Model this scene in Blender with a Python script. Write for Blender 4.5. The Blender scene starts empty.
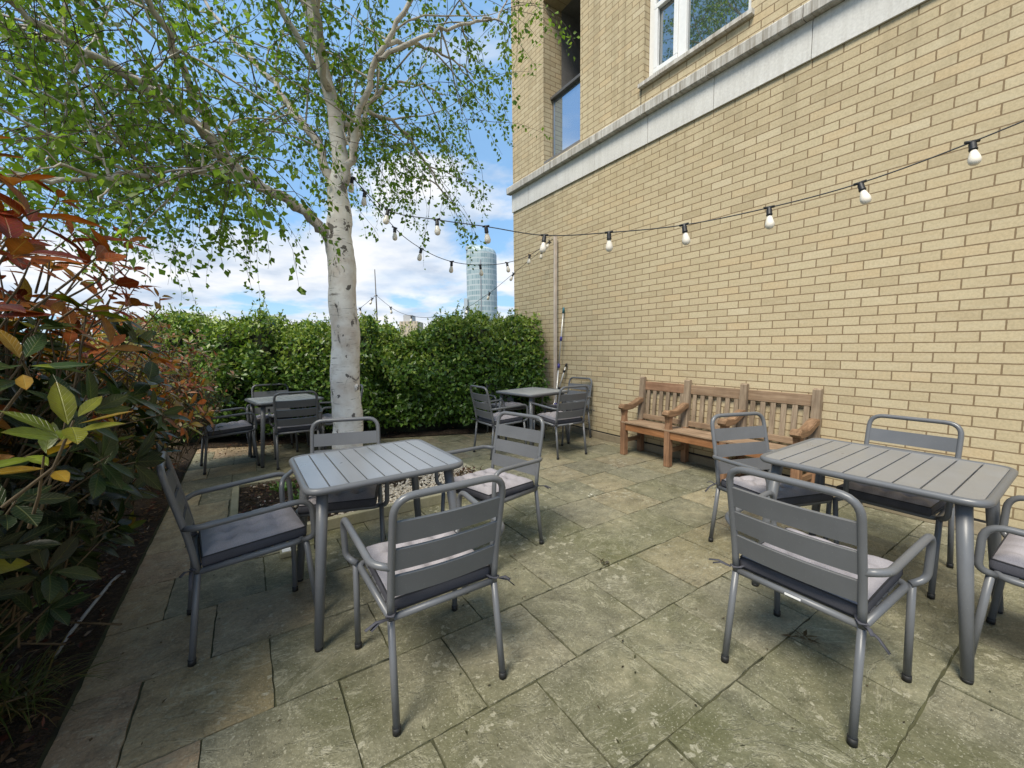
import bpy, bmesh, math, random
import numpy as np
from mathutils import Vector, Matrix, Euler

random.seed(7)
RNG = np.random.default_rng(7)
S = bpy.context.scene
COL = S.collection
R = math.radians


# ------------------------------------------------------------------ helpers
def link(o, parent=None):
    COL.objects.link(o)
    if parent is not None:
        o.parent = parent
    return o


def tag(o, label=None, cat=None, group=None, kind=None):
    if label: o['label'] = label
    if cat: o['category'] = cat
    if group: o['group'] = group
    if kind: o['kind'] = kind
    return o


def empty(name, loc=(0, 0, 0), rz=0.0, **kw):
    o = bpy.data.objects.new(name, None)
    o.empty_display_size = 0.1
    o.location = loc
    o.rotation_euler = (0, 0, rz)
    link(o)
    return tag(o, **kw)


def copy_tree(o, parent=None):
    c = o.copy()
    link(c, parent)
    for ch in [x for x in bpy.data.objects if x.parent == o]:
        copy_tree(ch, c)
    return c


def round_path(pts, rad, seg=5):
    """polyline with its inner corners rounded"""
    pts = [Vector(p) for p in pts]
    if not isinstance(rad, (list, tuple)):
        rad = [rad] * len(pts)
    out = [pts[0]]
    for i in range(1, len(pts) - 1):
        a, b, c = pts[i - 1], pts[i], pts[i + 1]
        r = min(rad[i], (a - b).length * .49, (c - b).length * .49)
        p0 = b + (a - b).normalized() * r
        p1 = b + (c - b).normalized() * r
        for k in range(seg + 1):
            t = k / seg
            out.append(p0 * (1 - t) ** 2 + b * 2 * t * (1 - t) + p1 * t * t)
    out.append(pts[-1])
    return out


class MB:
    """collects shapes; build() links them as one mesh object"""
    def __init__(self):
        self.v, self.f, self.sm = [], [], []

    def add(self, vs, fs, smooth=False):
        n = len(self.v)
        self.v += [tuple(x) for x in vs]
        self.f += [tuple(i + n for i in q) for q in fs]
        self.sm += [smooth] * len(fs)
        return self

    def box(self, lo, hi, bev=0.0, mat=None):
        lo, hi = Vector(lo), Vector(hi)
        bm = bmesh.new()
        bmesh.ops.create_cube(bm, size=1)
        for v in bm.verts:
            v.co = Vector([lo[i] + (hi[i] - lo[i]) * (v.co[i] + .5) for i in range(3)])
        if bev > 0:
            bmesh.ops.bevel(bm, geom=list(bm.edges), offset=bev, segments=2, affect='EDGES', profile=.6)
        if mat is not None:
            bm.transform(mat)
        self.bm(bm)
        return self

    def bm(self, bm, smooth=False):
        bm.verts.index_update()
        self.add([v.co.copy() for v in bm.verts], [[v.index for v in f.verts] for f in bm.faces], smooth)
        bm.free()

    def tube(self, pts, r, n=10, cap=True, flat=1.0):
        pts = [Vector(p) for p in pts]
        if not isinstance(r, (list, tuple)):
            r = [r] * len(pts)
        T = []
        for i in range(len(pts)):
            a = pts[max(i - 1, 0)]
            b = pts[min(i + 1, len(pts) - 1)]
            T.append((b - a).normalized())
        up = Vector((0, 0, 1)) if abs(T[0].z) < .9 else Vector((0, 1, 0))
        nrm = (up - T[0] * up.dot(T[0])).normalized()
        vs, fs = [], []
        for i, p in enumerate(pts):
            nrm = (nrm - T[i] * nrm.dot(T[i]))
            nrm = nrm.normalized() if nrm.length > 1e-6 else T[i].orthogonal().normalized()
            bi = T[i].cross(nrm)
            for k in range(n):
                a = 2 * math.pi * k / n
                vs.append(p + nrm * (math.cos(a) * r[i] * flat) + bi * (math.sin(a) * r[i]))
        for i in range(len(pts) - 1):
            for k in range(n):
                k2 = (k + 1) % n
                fs.append((i * n + k, i * n + k2, (i + 1) * n + k2, (i + 1) * n + k))
        self.add(vs, fs, True)
        if cap:
            m = len(self.v) - len(vs)
            self.f.append(tuple(m + k for k in reversed(range(n)))); self.sm.append(False)
            self.f.append(tuple(m + (len(pts) - 1) * n + k for k in range(n))); self.sm.append(False)
        return self

    def lathe(self, prof, n=14, mat=None):
        """prof: (r, z) list"""
        vs, fs = [], []
        for r, z in prof:
            for k in range(n):
                a = 2 * math.pi * k / n
                vs.append(Vector((r * math.cos(a), r * math.sin(a), z)))
        for i in range(len(prof) - 1):
            for k in range(n):
                k2 = (k + 1) % n
                fs.append((i * n + k, i * n + k2, (i + 1) * n + k2, (i + 1) * n + k))
        fs.append(tuple(reversed(range(n))))
        fs.append(tuple((len(prof) - 1) * n + k for k in range(n)))
        if mat is not None:
            vs = [mat @ v for v in vs]
        self.add(vs, fs, True)
        return self

    def prism(self, outline, axis, a, b):
        """extrude a closed 2-D outline along an axis ('x','y','z') from a to b"""
        n = len(outline)
        def p(u, v, w):
            return {'x': (w, u, v), 'y': (u, w, v), 'z': (u, v, w)}[axis]
        vs = [p(u, v, a) for u, v in outline] + [p(u, v, b) for u, v in outline]
        fs = [tuple(range(n)), tuple(reversed(range(n, 2 * n)))]
        fs += [(i, n + i, n + (i + 1) % n, (i + 1) % n) for i in range(n)]
        self.add(vs, fs, False)
        return self

    def build(self, name, mat, parent=None, fix=True):
        me = bpy.data.meshes.new(name)
        me.from_pydata(self.v, [], self.f)
        me.polygons.foreach_set('use_smooth', self.sm)
        if fix:
            bm = bmesh.new(); bm.from_mesh(me)
            bmesh.ops.recalc_face_normals(bm, faces=bm.faces)
            bm.to_mesh(me); bm.free()
        me.materials.append(mat)
        o = bpy.data.objects.new(name, me)
        return link(o, parent)


def leaf_mesh(name, mat, P, D, N, L, W, C, parent=None, big=False):
    """many leaves in one mesh: position, pointing direction, upper normal, length, width, colour"""
    P, D, N = np.asarray(P, float), np.asarray(D, float), np.asarray(N, float)
    D /= np.linalg.norm(D, axis=1)[:, None] + 1e-9
    Sd = np.cross(D, N); Sd /= np.linalg.norm(Sd, axis=1)[:, None] + 1e-9
    N = np.cross(Sd, D)
    L = np.asarray(L, float)[:, None]; W = np.asarray(W, float)[:, None]
    if big:
        rows = [(.13, .42), (.36, .92), (.62, .95), (.85, .5)]
        tv = [(0, 0, 0)]
        for t, w in rows:
            for s in (-1, 0, 1):
                tv.append((t, s * w * .5, (.14 * abs(s) * w * .5)))
        tv.append((1, 0, 0))
        tf = [(0, 2, 1), (0, 3, 2)]
        for i in range(3):
            a = 1 + 3 * i
            tf += [(a, a + 1, a + 4, a + 3), (a + 1, a + 2, a + 5, a + 4)]
        tf += [(10, 11, 13), (11, 12, 13)]
    else:
        tv = [(0, 0, 0), (.4, -.5, .1), (1, 0, 0), (.4, .5, .1)]
        tf = [(0, 2, 1), (0, 3, 2)]
    n, m = len(P), len(tv)
    V = np.empty((n, m, 3))
    curl = RNG.uniform(-.05, .3, (n, 1)) if big else RNG.uniform(-.1, .2, (n, 1))
    for i, (a, b, c) in enumerate(tv):
        V[:, i] = P + D * (a * L) + Sd * (b * W) + N * (c * W * 1.4 - curl * a * a * L)
    V = V.reshape(-1, 3)
    loops, starts, tot = [], [], []
    base = np.arange(n) * m
    nl = sum(len(f) for f in tf)
    F = np.concatenate([np.array(f) for f in tf])
    loops = (base[:, None] + F[None, :]).reshape(-1)
    cnt = np.array([len(f) for f in tf])
    st = np.concatenate([[0], np.cumsum(cnt)[:-1]])
    starts = (np.arange(n)[:, None] * nl + st[None, :]).reshape(-1)
    me = bpy.data.meshes.new(name)
    me.vertices.add(len(V)); me.vertices.foreach_set('co', V.reshape(-1))
    me.loops.add(len(loops)); me.loops.foreach_set('vertex_index', loops.astype(np.int32))
    me.polygons.add(len(starts)); me.polygons.foreach_set('loop_start', starts.astype(np.int32))
    me.polygons.foreach_set('use_smooth', np.ones(len(starts), dtype=bool))
    me.update(calc_edges=True)
    at = me.attributes.new('col', 'FLOAT_COLOR', 'POINT')
    CC = np.ones((n, m, 4)); CC[:, :, :3] = np.asarray(C, float)[:, None, :]
    lv = me.attributes.new('luv', 'FLOAT_VECTOR', 'POINT')
    lv.data.foreach_set('vector', np.tile(np.array([(a, b, 0) for a, b, c in tv]), (n, 1)).reshape(-1))
    if big:
        CC[:, [2, 5, 8, 11, 0], :3] *= 1.35
        CC[:, [1, 3, 10, 12], :3] *= .88
        CC[:, 13, :3] *= np.array([1.25, .85, .8])
    at.data.foreach_set('color', CC.reshape(-1))
    me.materials.append(mat)
    o = bpy.data.objects.new(name, me)
    return link(o, parent)


def unit(a):
    a = np.asarray(a, float)
    return a / (np.linalg.norm(a, axis=-1, keepdims=True) + 1e-9)


# ------------------------------------------------------------------ node materials
class NT:
    def __init__(self, name):
        self.m = bpy.data.materials.new(name)
        self.m.use_nodes = True
        self.t = self.m.node_tree
        self.t.nodes.clear()
        self.out = self.t.nodes.new('ShaderNodeOutputMaterial')

    def n(self, typ, **kw):
        nd = self.t.nodes.new(typ)
        for k, v in kw.items():
            if k.startswith('i_'):
                nd.inputs[k[2:].replace('_', ' ')].default_value = v
            else:
                setattr(nd, k, v)
        return nd

    def l(self, a, b):
        self.t.links.new(a, b)

    def coord(self, kind='Object'):
        return self.n('ShaderNodeTexCoord').outputs[kind]

    def noise(self, vec, scale, detail=4, rough=.55, dist=0.0):
        nd = self.n('ShaderNodeTexNoise')
        nd.inputs['Scale'].default_value = scale
        nd.inputs['Detail'].default_value = detail
        nd.inputs['Roughness'].default_value = rough
        nd.inputs['Distortion'].default_value = dist
        if vec is not None: self.l(vec, nd.inputs['Vector'])
        return nd.outputs['Fac']

    def ramp(self, fac, stops, interp='LINEAR'):
        nd = self.n('ShaderNodeValToRGB')
        cr = nd.color_ramp
        cr.interpolation = interp
        while len(cr.elements) < len(stops): cr.elements.new(.5)
        for e, (p, c) in zip(cr.elements, stops):
            e.position = p
            e.color = (c, c, c, 1) if isinstance(c, (int, float)) else (*c, 1)
        self.l(fac, nd.inputs['Fac'])
        return nd.outputs['Color']

    def math(self, op, a, b=None, c=None, clamp=False):
        nd = self.n('ShaderNodeMath', operation=op, use_clamp=clamp)
        for i, x in enumerate((a, b, c)):
            if x is None: continue
            if isinstance(x, (int, float)): nd.inputs[i].default_value = x
            else: self.l(x, nd.inputs[i])
        return nd.outputs[0]

    def mix(self, fac, a, b, mode='MIX'):
        nd = self.n('ShaderNodeMix', data_type='RGBA', blend_type=mode)
        for s, x in ((nd.inputs[0], fac), (nd.inputs[6], a), (nd.inputs[7], b)):
            if isinstance(x, (int, float)): s.default_value = x if s.type == 'VALUE' else (x, x, x, 1)
            elif isinstance(x, tuple): s.default_value = (*x, 1)
            else: self.l(x, s)
        return nd.outputs[2]

    def mapping(self, vec, scale=(1, 1, 1), loc=(0, 0, 0), rot=(0, 0, 0)):
        nd = self.n('ShaderNodeMapping')
        nd.inputs['Scale'].default_value = scale
        nd.inputs['Location'].default_value = loc
        nd.inputs['Rotation'].default_value = rot
        self.l(vec, nd.inputs['Vector'])
        return nd.outputs['Vector']

    def bump(self, h, strength=.3, dist=.01, nrm=None):
        nd = self.n('ShaderNodeBump')
        nd.inputs['Strength'].default_value = strength
        nd.inputs['Distance'].default_value = dist
        self.l(h, nd.inputs['Height'])
        if nrm is not None: self.l(nrm, nd.inputs['Normal'])
        return nd.outputs['Normal']

    def pbr(self, base, rough=.5, metal=0.0, nrm=None, spec=.5, **kw):
        p = self.n('ShaderNodeBsdfPrincipled')
        for nm, x in (('Base Color', base), ('Roughness', rough), ('Metallic', metal), ('Specular IOR Level', spec)):
            s = p.inputs[nm]
            if isinstance(x, (int, float)): s.default_value = (x, x, x, 1) if s.type == 'RGBA' else x
            elif isinstance(x, tuple): s.default_value = (*x, 1)
            else: self.l(x, s)
        for k, v in kw.items():
            p.inputs[k.replace('_', ' ')].default_value = v
        if nrm is not None: self.l(nrm, p.inputs['Normal'])
        self.l(p.outputs[0], self.out.inputs[0])
        return p


def simple(name, col, rough=.5, metal=0.0, var=.12, scale=20, bump=0.0, spec=.5, bscale=None):
    t = NT(name)
    c = t.coord()
    f = t.noise(c, scale, 4)
    lo = tuple(x * (1 - var) for x in col); hi = tuple(min(1, x * (1 + var)) for x in col)
    base = t.ramp(f, [(.3, lo), (.7, hi)])
    nrm = None
    if bump: nrm = t.bump(t.noise(c, bscale or scale * 4, 3), bump, .004)
    t.pbr(base, rough, metal, nrm, spec)
    return t.m


def m_leaf(name, rough=.4, trans=.3, spec=.45, veins=False):
    t = NT(name)
    a = t.n('ShaderNodeAttribute', attribute_name='col').outputs['Color']
    f = t.noise(t.coord(), 38, 2)
    base = t.mix(1.0, a, t.ramp(f, [(.3, .8), (.7, 1.18)]), 'MULTIPLY')
    nrm = None
    if veins:
        sp = t.n('ShaderNodeSeparateXYZ'); t.l(t.n('ShaderNodeAttribute', attribute_name='luv').outputs['Vector'], sp.inputs[0])
        ab = t.math('ABSOLUTE', sp.outputs[1])
        v = t.math('ABSOLUTE', t.math('SUBTRACT', t.math('FRACT', t.math('SUBTRACT', t.math('MULTIPLY', sp.outputs[0], 9.0), t.math('MULTIPLY', ab, 4.5))), .5))
        vein = t.math('MAXIMUM', t.ramp(v, [(0, 1.0), (.07, 0.0)]), t.ramp(ab, [(.012, 1.0), (.035, 0.0)]))
        blot = t.ramp(t.noise(t.coord(), 90, 3), [(.62, 0.0), (.72, .6)])
        base = t.mix(t.math('MULTIPLY', vein, .35), base, t.mix(.5, base, (.30, .30, .10)))
        base = t.mix(blot, base, t.mix(.6, base, (.08, .045, .02)))
        nrm = t.bump(t.math('ADD', t.math('MULTIPLY', vein, -1.0), t.math('MULTIPLY', t.noise(t.coord(), 45, 2), .8)), .5, .003)
    p = t.pbr(base, rough, 0, nrm, spec)
    tr = t.n('ShaderNodeBsdfTranslucent')
    t.l(t.mix(1.0, base, (1.5, 1.6, .7), 'MULTIPLY'), tr.inputs['Color'])
    mx = t.n('ShaderNodeMixShader'); mx.inputs[0].default_value = trans
    t.l(p.outputs[0], mx.inputs[1]); t.l(tr.outputs[0], mx.inputs[2])
    t.l(mx.outputs[0], t.out.inputs[0])
    return t.m


def m_brick():
    t = NT('buff_brick')
    g = t.n('ShaderNodeNewGeometry')
    c = t.coord()
    sp = t.n('ShaderNodeSeparateXYZ'); t.l(c, sp.inputs[0])
    sn = t.n('ShaderNodeSeparateXYZ'); t.l(g.outputs['True Normal'], sn.inputs[0])
    isy = t.math('GREATER_THAN', t.math('ABSOLUTE', sn.outputs[1]), .5)
    u = t.math('ADD', t.math('MULTIPLY', sp.outputs[0], isy), t.math('MULTIPLY', sp.outputs[1], t.math('SUBTRACT', 1.0, isy)))
    cb = t.n('ShaderNodeCombineXYZ')
    t.l(t.math('ADD', u, 9 * .225 + .0585), cb.inputs[0])
    t.l(t.math('ADD', sp.outputs[2], .05 + .0045), cb.inputs[1])
    # slightly uneven brick edges
    wob = t.n('ShaderNodeTexNoise'); wob.inputs['Scale'].default_value = 45; wob.inputs['Detail'].default_value = 2
    t.l(c, wob.inputs['Vector'])
    wv = t.n('ShaderNodeVectorMath', operation='MULTIPLY_ADD')
    t.l(wob.outputs['Color'], wv.inputs[0]); wv.inputs[1].default_value = (.004, .004, 0); t.l(cb.outputs[0], wv.inputs[2])
    b = t.n('ShaderNodeTexBrick')
    b.offset = .5; b.offset_frequency = 2; b.squash = 1
    b.inputs['Color1'].default_value = (0, 0, 0, 1); b.inputs['Color2'].default_value = (1, 1, 1, 1)
    b.inputs['Mortar'].default_value = (.5, .5, .5, 1)
    b.inputs['Scale'].default_value = 1; b.inputs['Mortar Size'].default_value = .0052
    b.inputs['Mortar Smooth'].default_value = .15; b.inputs['Bias'].default_value = 0
    b.inputs['Brick Width'].default_value = .225; b.inputs['Row Height'].default_value = .075
    t.l(wv.outputs[0], b.inputs['Vector'])
    col = t.ramp(b.outputs['Color'], [(0, (.425, .345, .215)), (.2, (.505, .42, .272)), (.42, (.472, .389, .246)), (.6, (.53, .447, .292)),
                                      (.8, (.494, .406, .258)), (.93, (.525, .412, .252)), (1, (.555, .475, .322))])
    big = t.noise(c, .55, 3)
    col = t.mix(t.math('MULTIPLY', t.ramp(big, [(.42, 0.0), (.7, 1.0)]), .35), col, (.55, .44, .27))
    fine = t.noise(c, 60, 5, .7)
    col = t.mix(1.0, col, t.ramp(fine, [(.25, .80), (.6, 1.06)]), 'MULTIPLY')
    smear = t.noise(t.mapping(c, (6, 6, 22)), 1.5, 4)
    col = t.mix(t.math('MULTIPLY', t.ramp(smear, [(.5, 0.0), (.75, 1.0)]), .3), col, (.60, .53, .38))
    mort = t.mix(t.noise(c, 30, 3), (.185, .130, .072), (.275, .20, .118))
    col = t.mix(b.outputs['Fac'], col, mort)
    # damp, dirty foot of the wall and stains below the ledge
    zz = t.math('ADD', sp.outputs[2], t.math('MULTIPLY', t.noise(c, 3, 3), .35))
    col = t.mix(t.ramp(zz, [(.15, .45), (.5, 0.0)]), col, (.20, .17, .09))
    stk = t.noise(t.mapping(c, (9, 9, .5)), 1.0, 4, .6)
    up2 = t.ramp(t.math('SUBTRACT', 3.85, sp.outputs[2]), [(0, 1.0), (.75, 0.0)])
    col = t.mix(t.math('MULTIPLY', t.math('MULTIPLY', up2, t.ramp(stk, [(.45, 0.0), (.7, 1.0)])), .35), col, (.22, .18, .11))
    h = t.math('ADD', t.math('MULTIPLY', b.outputs['Fac'], -1.0), t.math('MULTIPLY', fine, .35))
    t.pbr(col, .85, 0, t.bump(h, .55, .006), .25)
    return t.m


def m_paving():
    t = NT('riven_sandstone')
    a = t.n('ShaderNodeAttribute', attribute_name='col').outputs['Color']
    sd = t.n('ShaderNodeAttribute', attribute_name='seed').outputs['Vector']
    c = t.n('ShaderNodeVectorMath', operation='ADD'); t.l(t.coord(), c.inputs[0]); t.l(sd, c.inputs[1]); c = c.outputs[0]
    w = t.coord()
    # riven layers: a terraced height field
    hn = t.noise(t.mapping(c, (1, 1.6, 1)), 2.1, 7, .66, .6)
    st = t.math('MULTIPLY', hn, 8.0)
    fl = t.math('FLOOR', st); fr = t.math('SUBTRACT', st, fl)
    terr = t.math('ADD', fl, t.math('SMOOTH_MIN', t.math('MULTIPLY', fr, 5.0), 1.0, .3))
    edge = t.ramp(fr, [(0, 1.0), (.10, .6), (.28, 0.0), (.92, 0.0), (1, .8)])
    grit = t.noise(c, 60, 6, .75)
    mid = t.noise(c, 9, 6, .65)
    col = t.mix(1.0, a, t.ramp(mid, [(.28, .62), (.5, 1.0), (.72, 1.32)]), 'MULTIPLY')
    col = t.mix(1.0, col, t.ramp(grit, [(.3, .62), (.68, 1.32)]), 'MULTIPLY')
    # green algae film in broad patches
    sx_ = t.n('ShaderNodeSeparateXYZ'); t.l(w, sx_.inputs[0])
    lx = t.ramp(t.math('ADD', t.math('MULTIPLY', sx_.outputs[0], .27), .42), [(.30, .15), (.50, 1.0), (.95, 1.0), (1.0, .5)])
    alg = t.math('MULTIPLY', lx, t.ramp(t.noise(w, .9, 4, .6), [(.38, 0.0), (.62, 1.0)]), t.ramp(t.noise(c, 5, 5), [(.3, .35), (.65, 1.0)]))
    col = t.mix(t.math('MULTIPLY', alg, .68), col, (.080, .083, .028))
    col = t.mix(t.math('MULTIPLY', edge, t.math('MULTIPLY', t.ramp(mid, [(.36, .2), (.66, 1.0)]), .62)), col, (.40, .38, .27))  # pale ridge highlights painted onto the cleft edges
    pale = t.math('MULTIPLY', t.ramp(t.noise(w, 1.5, 5, .65), [(.50, 0.0), (.66, 1.0)]), t.ramp(t.noise(c, 14, 5, .7), [(.35, .1), (.65, 1.0)]))
    col = t.mix(t.math('MULTIPLY', pale, .55), col, (.40, .36, .235))
    # lichen spots
    vo = t.n('ShaderNodeTexVoronoi', feature='F1'); vo.inputs['Scale'].default_value = 16; vo.inputs['Randomness'].default_value = 1
    dv = t.n('ShaderNodeVectorMath', operation='MULTIPLY_ADD')
    nz = t.n('ShaderNodeTexNoise'); nz.inputs['Scale'].default_value = 40; t.l(c, nz.inputs['Vector'])
    t.l(nz.outputs['Color'], dv.inputs[0]); dv.inputs[1].default_value = (.05, .05, .05); t.l(c, dv.inputs[2])
    t.l(dv.outputs[0], vo.inputs['Vector'])
    spot = t.math('LESS_THAN', vo.outputs['Distance'], t.math('MULTIPLY', t.ramp(t.noise(w, 2.0, 4), [(.42, 0.0), (.72, 1.0)]), .42))
    spot = t.math('MULTIPLY', spot, t.ramp(grit, [(.35, .2), (.6, 1.0)]))
    col = t.mix(t.math('MULTIPLY', spot, .75), col, (.40, .38, .29))
    sp2 = t.math('MULTIPLY', t.ramp(t.noise(c, 130, 2), [(.62, 0.0), (.68, 1.0)]), .6)
    col = t.mix(sp2, col, (.42, .40, .31))
    h = t.math('ADD', t.math('MULTIPLY', terr, .17), t.math('ADD', t.math('MULTIPLY', grit, .22), t.math('MULTIPLY', mid, .6)))
    rg = t.ramp(t.noise(w, 2.2, 4), [(.35, .5), (.65, .8)])
    t.pbr(col, rg, 0, t.bump(h, 1.0, .022), .4)
    return t.m


def m_wood(name, c1, c2, rough=.75, axis=1):
    t = NT(name)
    c = t.coord()
    sc = [22, 22, 22]; sc[axis] = 1.2
    g = t.noise(t.mapping(c, tuple(sc)), 2.2, 6, .65, .4)
    col = t.ramp(g, [(.3, c1), (.68, c2)])
    bl = t.noise(c, 4.5, 3)
    col = t.mix(t.math('MULTIPLY', t.ramp(bl, [(.42, 0.0), (.68, 1.0)]), .5), col, tuple(x * .6 for x in c1))
    t.pbr(col, rough, 0, t.bump(g, .4, .004), .3)
    return t.m


def m_bark():
    t = NT('birch_bark')
    c = t.coord()
    sp = t.n('ShaderNodeSeparateXYZ'); t.l(c, sp.inputs[0])
    col = t.ramp(t.noise(c, 6, 5, .65), [(.3, (.58, .54, .49)), (.52, (.78, .76, .72)), (.75, (.86, .85, .82))])
    col = t.mix(t.ramp(t.noise(c, 2.3, 4), [(.5, 0.0), (.68, .6)]), col, (.43, .31, .22))
    lent = t.noise(t.mapping(c, (5, 5, 46)), 1.6, 4, .6)
    col = t.mix(t.ramp(lent, [(.60, 0.0), (.68, .75)]), col, (.10, .085, .07))
    scar = t.noise(t.mapping(c, (7, 7, 3.2)), 1.0, 5, .7, .8)
    hi = t.math('MULTIPLY', t.ramp(scar, [(.60, 0.0), (.66, 1.0)]), .9)
    col = t.mix(hi, col, (.045, .04, .035))
    for (kx, ky, kz, rad) in ((.72, 4.075, 2.16, .055), (.81, 4.07, 2.27, .05), (.70, 4.10, 2.50, .07), (.86, 4.09, 2.50, .05), (.79, 4.06, 1.30, .03), (.87, 4.09, 1.0, .03), (.86, 4.08, 1.62, .035), (.72, 4.09, 1.75, .03), (.70, 4.1, .92, .03), (.76, 4.08, 1.5, .022), (.84, 4.07, 1.95, .03),
                              (.75, 4.08, 2.75, .06), (.84, 4.1, 2.85, .06), (.87, 4.1, 2.68, .05), (.78, 4.1, 2.98, .05), (.70, 4.12, 2.40, .05), (.78, 4.07, 1.12, .02), (.82, 4.07, .72, .03)):
        vd = t.n('ShaderNodeVectorMath', operation='DISTANCE'); t.l(t.mapping(c, (1, 1, .75)), vd.inputs[0])
        vd.inputs[1].default_value = (kx - .785, ky - 4.2, kz * .75)
        dd = t.math('ADD', vd.outputs['Value'], t.math('MULTIPLY', t.math('SUBTRACT', t.noise(c, 22, 4), .5), rad * 3.4))
        col = t.mix(t.math('MULTIPLY', t.math('LESS_THAN', dd, rad * .55), .85), col, (.05, .042, .036))
    # older, darker bark higher up and on the limbs
    up = t.math('MULTIPLY', t.ramp(t.math('DIVIDE', sp.outputs[2], 6.0), [(.40, 0.0), (.62, 1.0)]), .45)
    col = t.mix(up, col, (.22, .18, .135))
    h = t.math('SUBTRACT', t.noise(c, 25, 5, .7), t.math('MULTIPLY', hi, .8))
    t.pbr(col, .8, 0, t.bump(h, .6, .01), .25)
    return t.m


def m_limb():
    t = NT('birch_limb_bark')
    c = t.coord()
    col = t.ramp(t.noise(c, 5, 5, .65), [(.3, (.27, .24, .20)), (.52, (.50, .46, .41)), (.75, (.66, .63, .57))])
    lent = t.noise(t.mapping(c, (12, 12, 30)), 1.6, 4, .6)
    col = t.mix(t.ramp(lent, [(.58, 0.0), (.68, .8)]), col, (.07, .055, .045))
    t.pbr(col, .85, 0, t.bump(t.noise(c, 40, 5, .7), .5, .006), .2)
    return t.m


def m_soil():
    t = NT('bark_mulch')
    c = t.coord()
    v = t.n('ShaderNodeTexVoronoi'); v.inputs['Scale'].default_value = 70
    t.l(t.mapping(c, (1, 1.8, 1)), v.inputs['Vector'])
    col = t.ramp(t.noise(c, 28, 6, .7), [(.3, (.018, .013, .009)), (.55, (.055, .038, .024)), (.78, (.12, .085, .055))])
    h = t.math('ADD', v.outputs['Distance'], t.noise(c, 40, 4))
    t.pbr(col, .9, 0, t.bump(h, .9, .03), .25)
    return t.m


def m_fabric(name, col):
    t = NT(name)
    c = t.coord()
    wv = t.noise(t.mapping(c, (260, 260, 260)), 1.0, 2)
    f = t.noise(c, 7, 4)
    base = t.mix(1.0, t.ramp(f, [(.3, tuple(x * .85 for x in col)), (.7, tuple(x * 1.1 for x in col))]), t.ramp(wv, [(.3, .86), (.7, 1.1)]), 'MULTIPLY')
    t.pbr(base, .95, 0, t.bump(wv, .25, .002), .15)
    return t.m


def m_metal(name, col, rough):
    t = NT(name)
    c = t.coord()
    f = t.noise(c, 5, 5)
    dust = t.noise(c, 150, 3)
    base = t.mix(t.math('MULTIPLY', t.ramp(f, [(.45, 0.0), (.75, 1.0)]), .22), col, tuple(min(1, x * 1.7) for x in col))
    base = t.mix(t.ramp(dust, [(.66, 0.0), (.74, .25)]), base, (.4, .39, .36))
    rg = t.ramp(f, [(.3, rough - .06), (.7, rough + .1)])
    t.pbr(base, rg, 0, t.bump(dust, .06, .001), .5)
    return t.m


def m_glass(name, tint=(.02, .03, .03), rough=.02):
    t = NT(name)
    t.pbr(tint, rough, 0, t.bump(t.noise(t.coord(), 1.3, 2), .02, .05), .8, IOR=2.9)
    return t.m


def m_stone(name, c1, c2, streak=0.0):
    t = NT(name)
    c = t.coord()
    f = t.noise(c, 3, 5)
    col = t.ramp(f, [(.3, c1), (.7, c2)])
    col = t.mix(1.0, col, t.ramp(t.noise(c, 50, 4), [(.3, .88), (.7, 1.06)]), 'MULTIPLY')
    if streak:
        s = t.noise(t.mapping(c, (3, 26, 1.2)), 1.0, 4, .7)
        col = t.mix(t.ramp(s, [(.45, 0.0), (.68, streak)]), col, (.17, .14, .10))
    t.pbr(col, .8, 0, t.bump(t.noise(c, 35, 4), .15, .005), .3)
    return t.m


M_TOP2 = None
M_BRICK = m_brick()
M_PAVE = m_paving()
M_SOIL = m_soil()
M_BARK = m_bark()
M_METAL = m_metal('grey_powder_coat', (.118, .123, .132), .36)
M_TOP = m_metal('grey_table_coat', (.195, .205, .225), .32)
for nd in M_TOP.node_tree.nodes:
    if nd.type == 'BSDF_PRINCIPLED':
        nd.inputs['Coat Weight'].default_value = .55; nd.inputs['Coat Roughness'].default_value = .22; nd.inputs['Specular IOR Level'].default_value = .7
M_TOP2 = m_metal('sky_sheen_table_coat', (.36, .36, .345), .45)  # bright sky reflection on the far tops put into a lighter base colour
M_CUSH = m_fabric('lilac_grey_fabric', (.30, .282, .30))
M_SIDE = m_fabric('charcoal_fabric', (.075, .075, .088))
M_RUBBER = simple('black_rubber', (.012, .012, .012), .6)
M_PIPING = simple('black_piping', (.02, .02, .024), .7)
M_LABEL = simple('white_label', (.75, .75, .75), .6, var=.03)
M_TEAK_GREY = m_wood('weathered_teak', (.20, .128, .078), (.37, .265, .175), .85)
M_TEAK_SLAT = m_wood('weathered_teak_upright', (.19, .135, .09), (.37, .29, .205), .85, axis=2)
M_TEAK_WARM = m_wood('orange_teak', (.22, .095, .038), (.39, .19, .085), .6)
M_TEAK_PINK = m_wood('pinkish_teak', (.22, .118, .068), (.37, .225, .14), .8)
M_TEAK_LEG = m_wood('orange_teak_upright', (.16, .085, .048), (.34, .19, .105), .7, axis=2)
M_TEAK_ARM = m_wood('brown_teak_arm', (.15, .085, .045), (.32, .20, .115), .75, axis=0)
M_BAND = m_stone('pale_stone_panel', (.60, .59, .56), (.68, .67, .64), .14)
M_CORN = m_stone('weathered_cornice', (.44, .42, .38), (.58, .56, .52), .75)
M_PLINTH = m_stone('concrete_plinth', (.20, .165, .11), (.29, .245, .17))
M_CONC = m_stone('grey_concrete', (.14, .135, .13), (.21, .20, .195))
M_FRAME = simple('white_frame_paint', (.78, .78, .77), .4, var=.03)
M_GLASS = m_glass('window_glass', (.03, .045, .045), .02)
M_BGLASS = m_glass('balcony_glass', (.42, .52, .64), .04)
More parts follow.
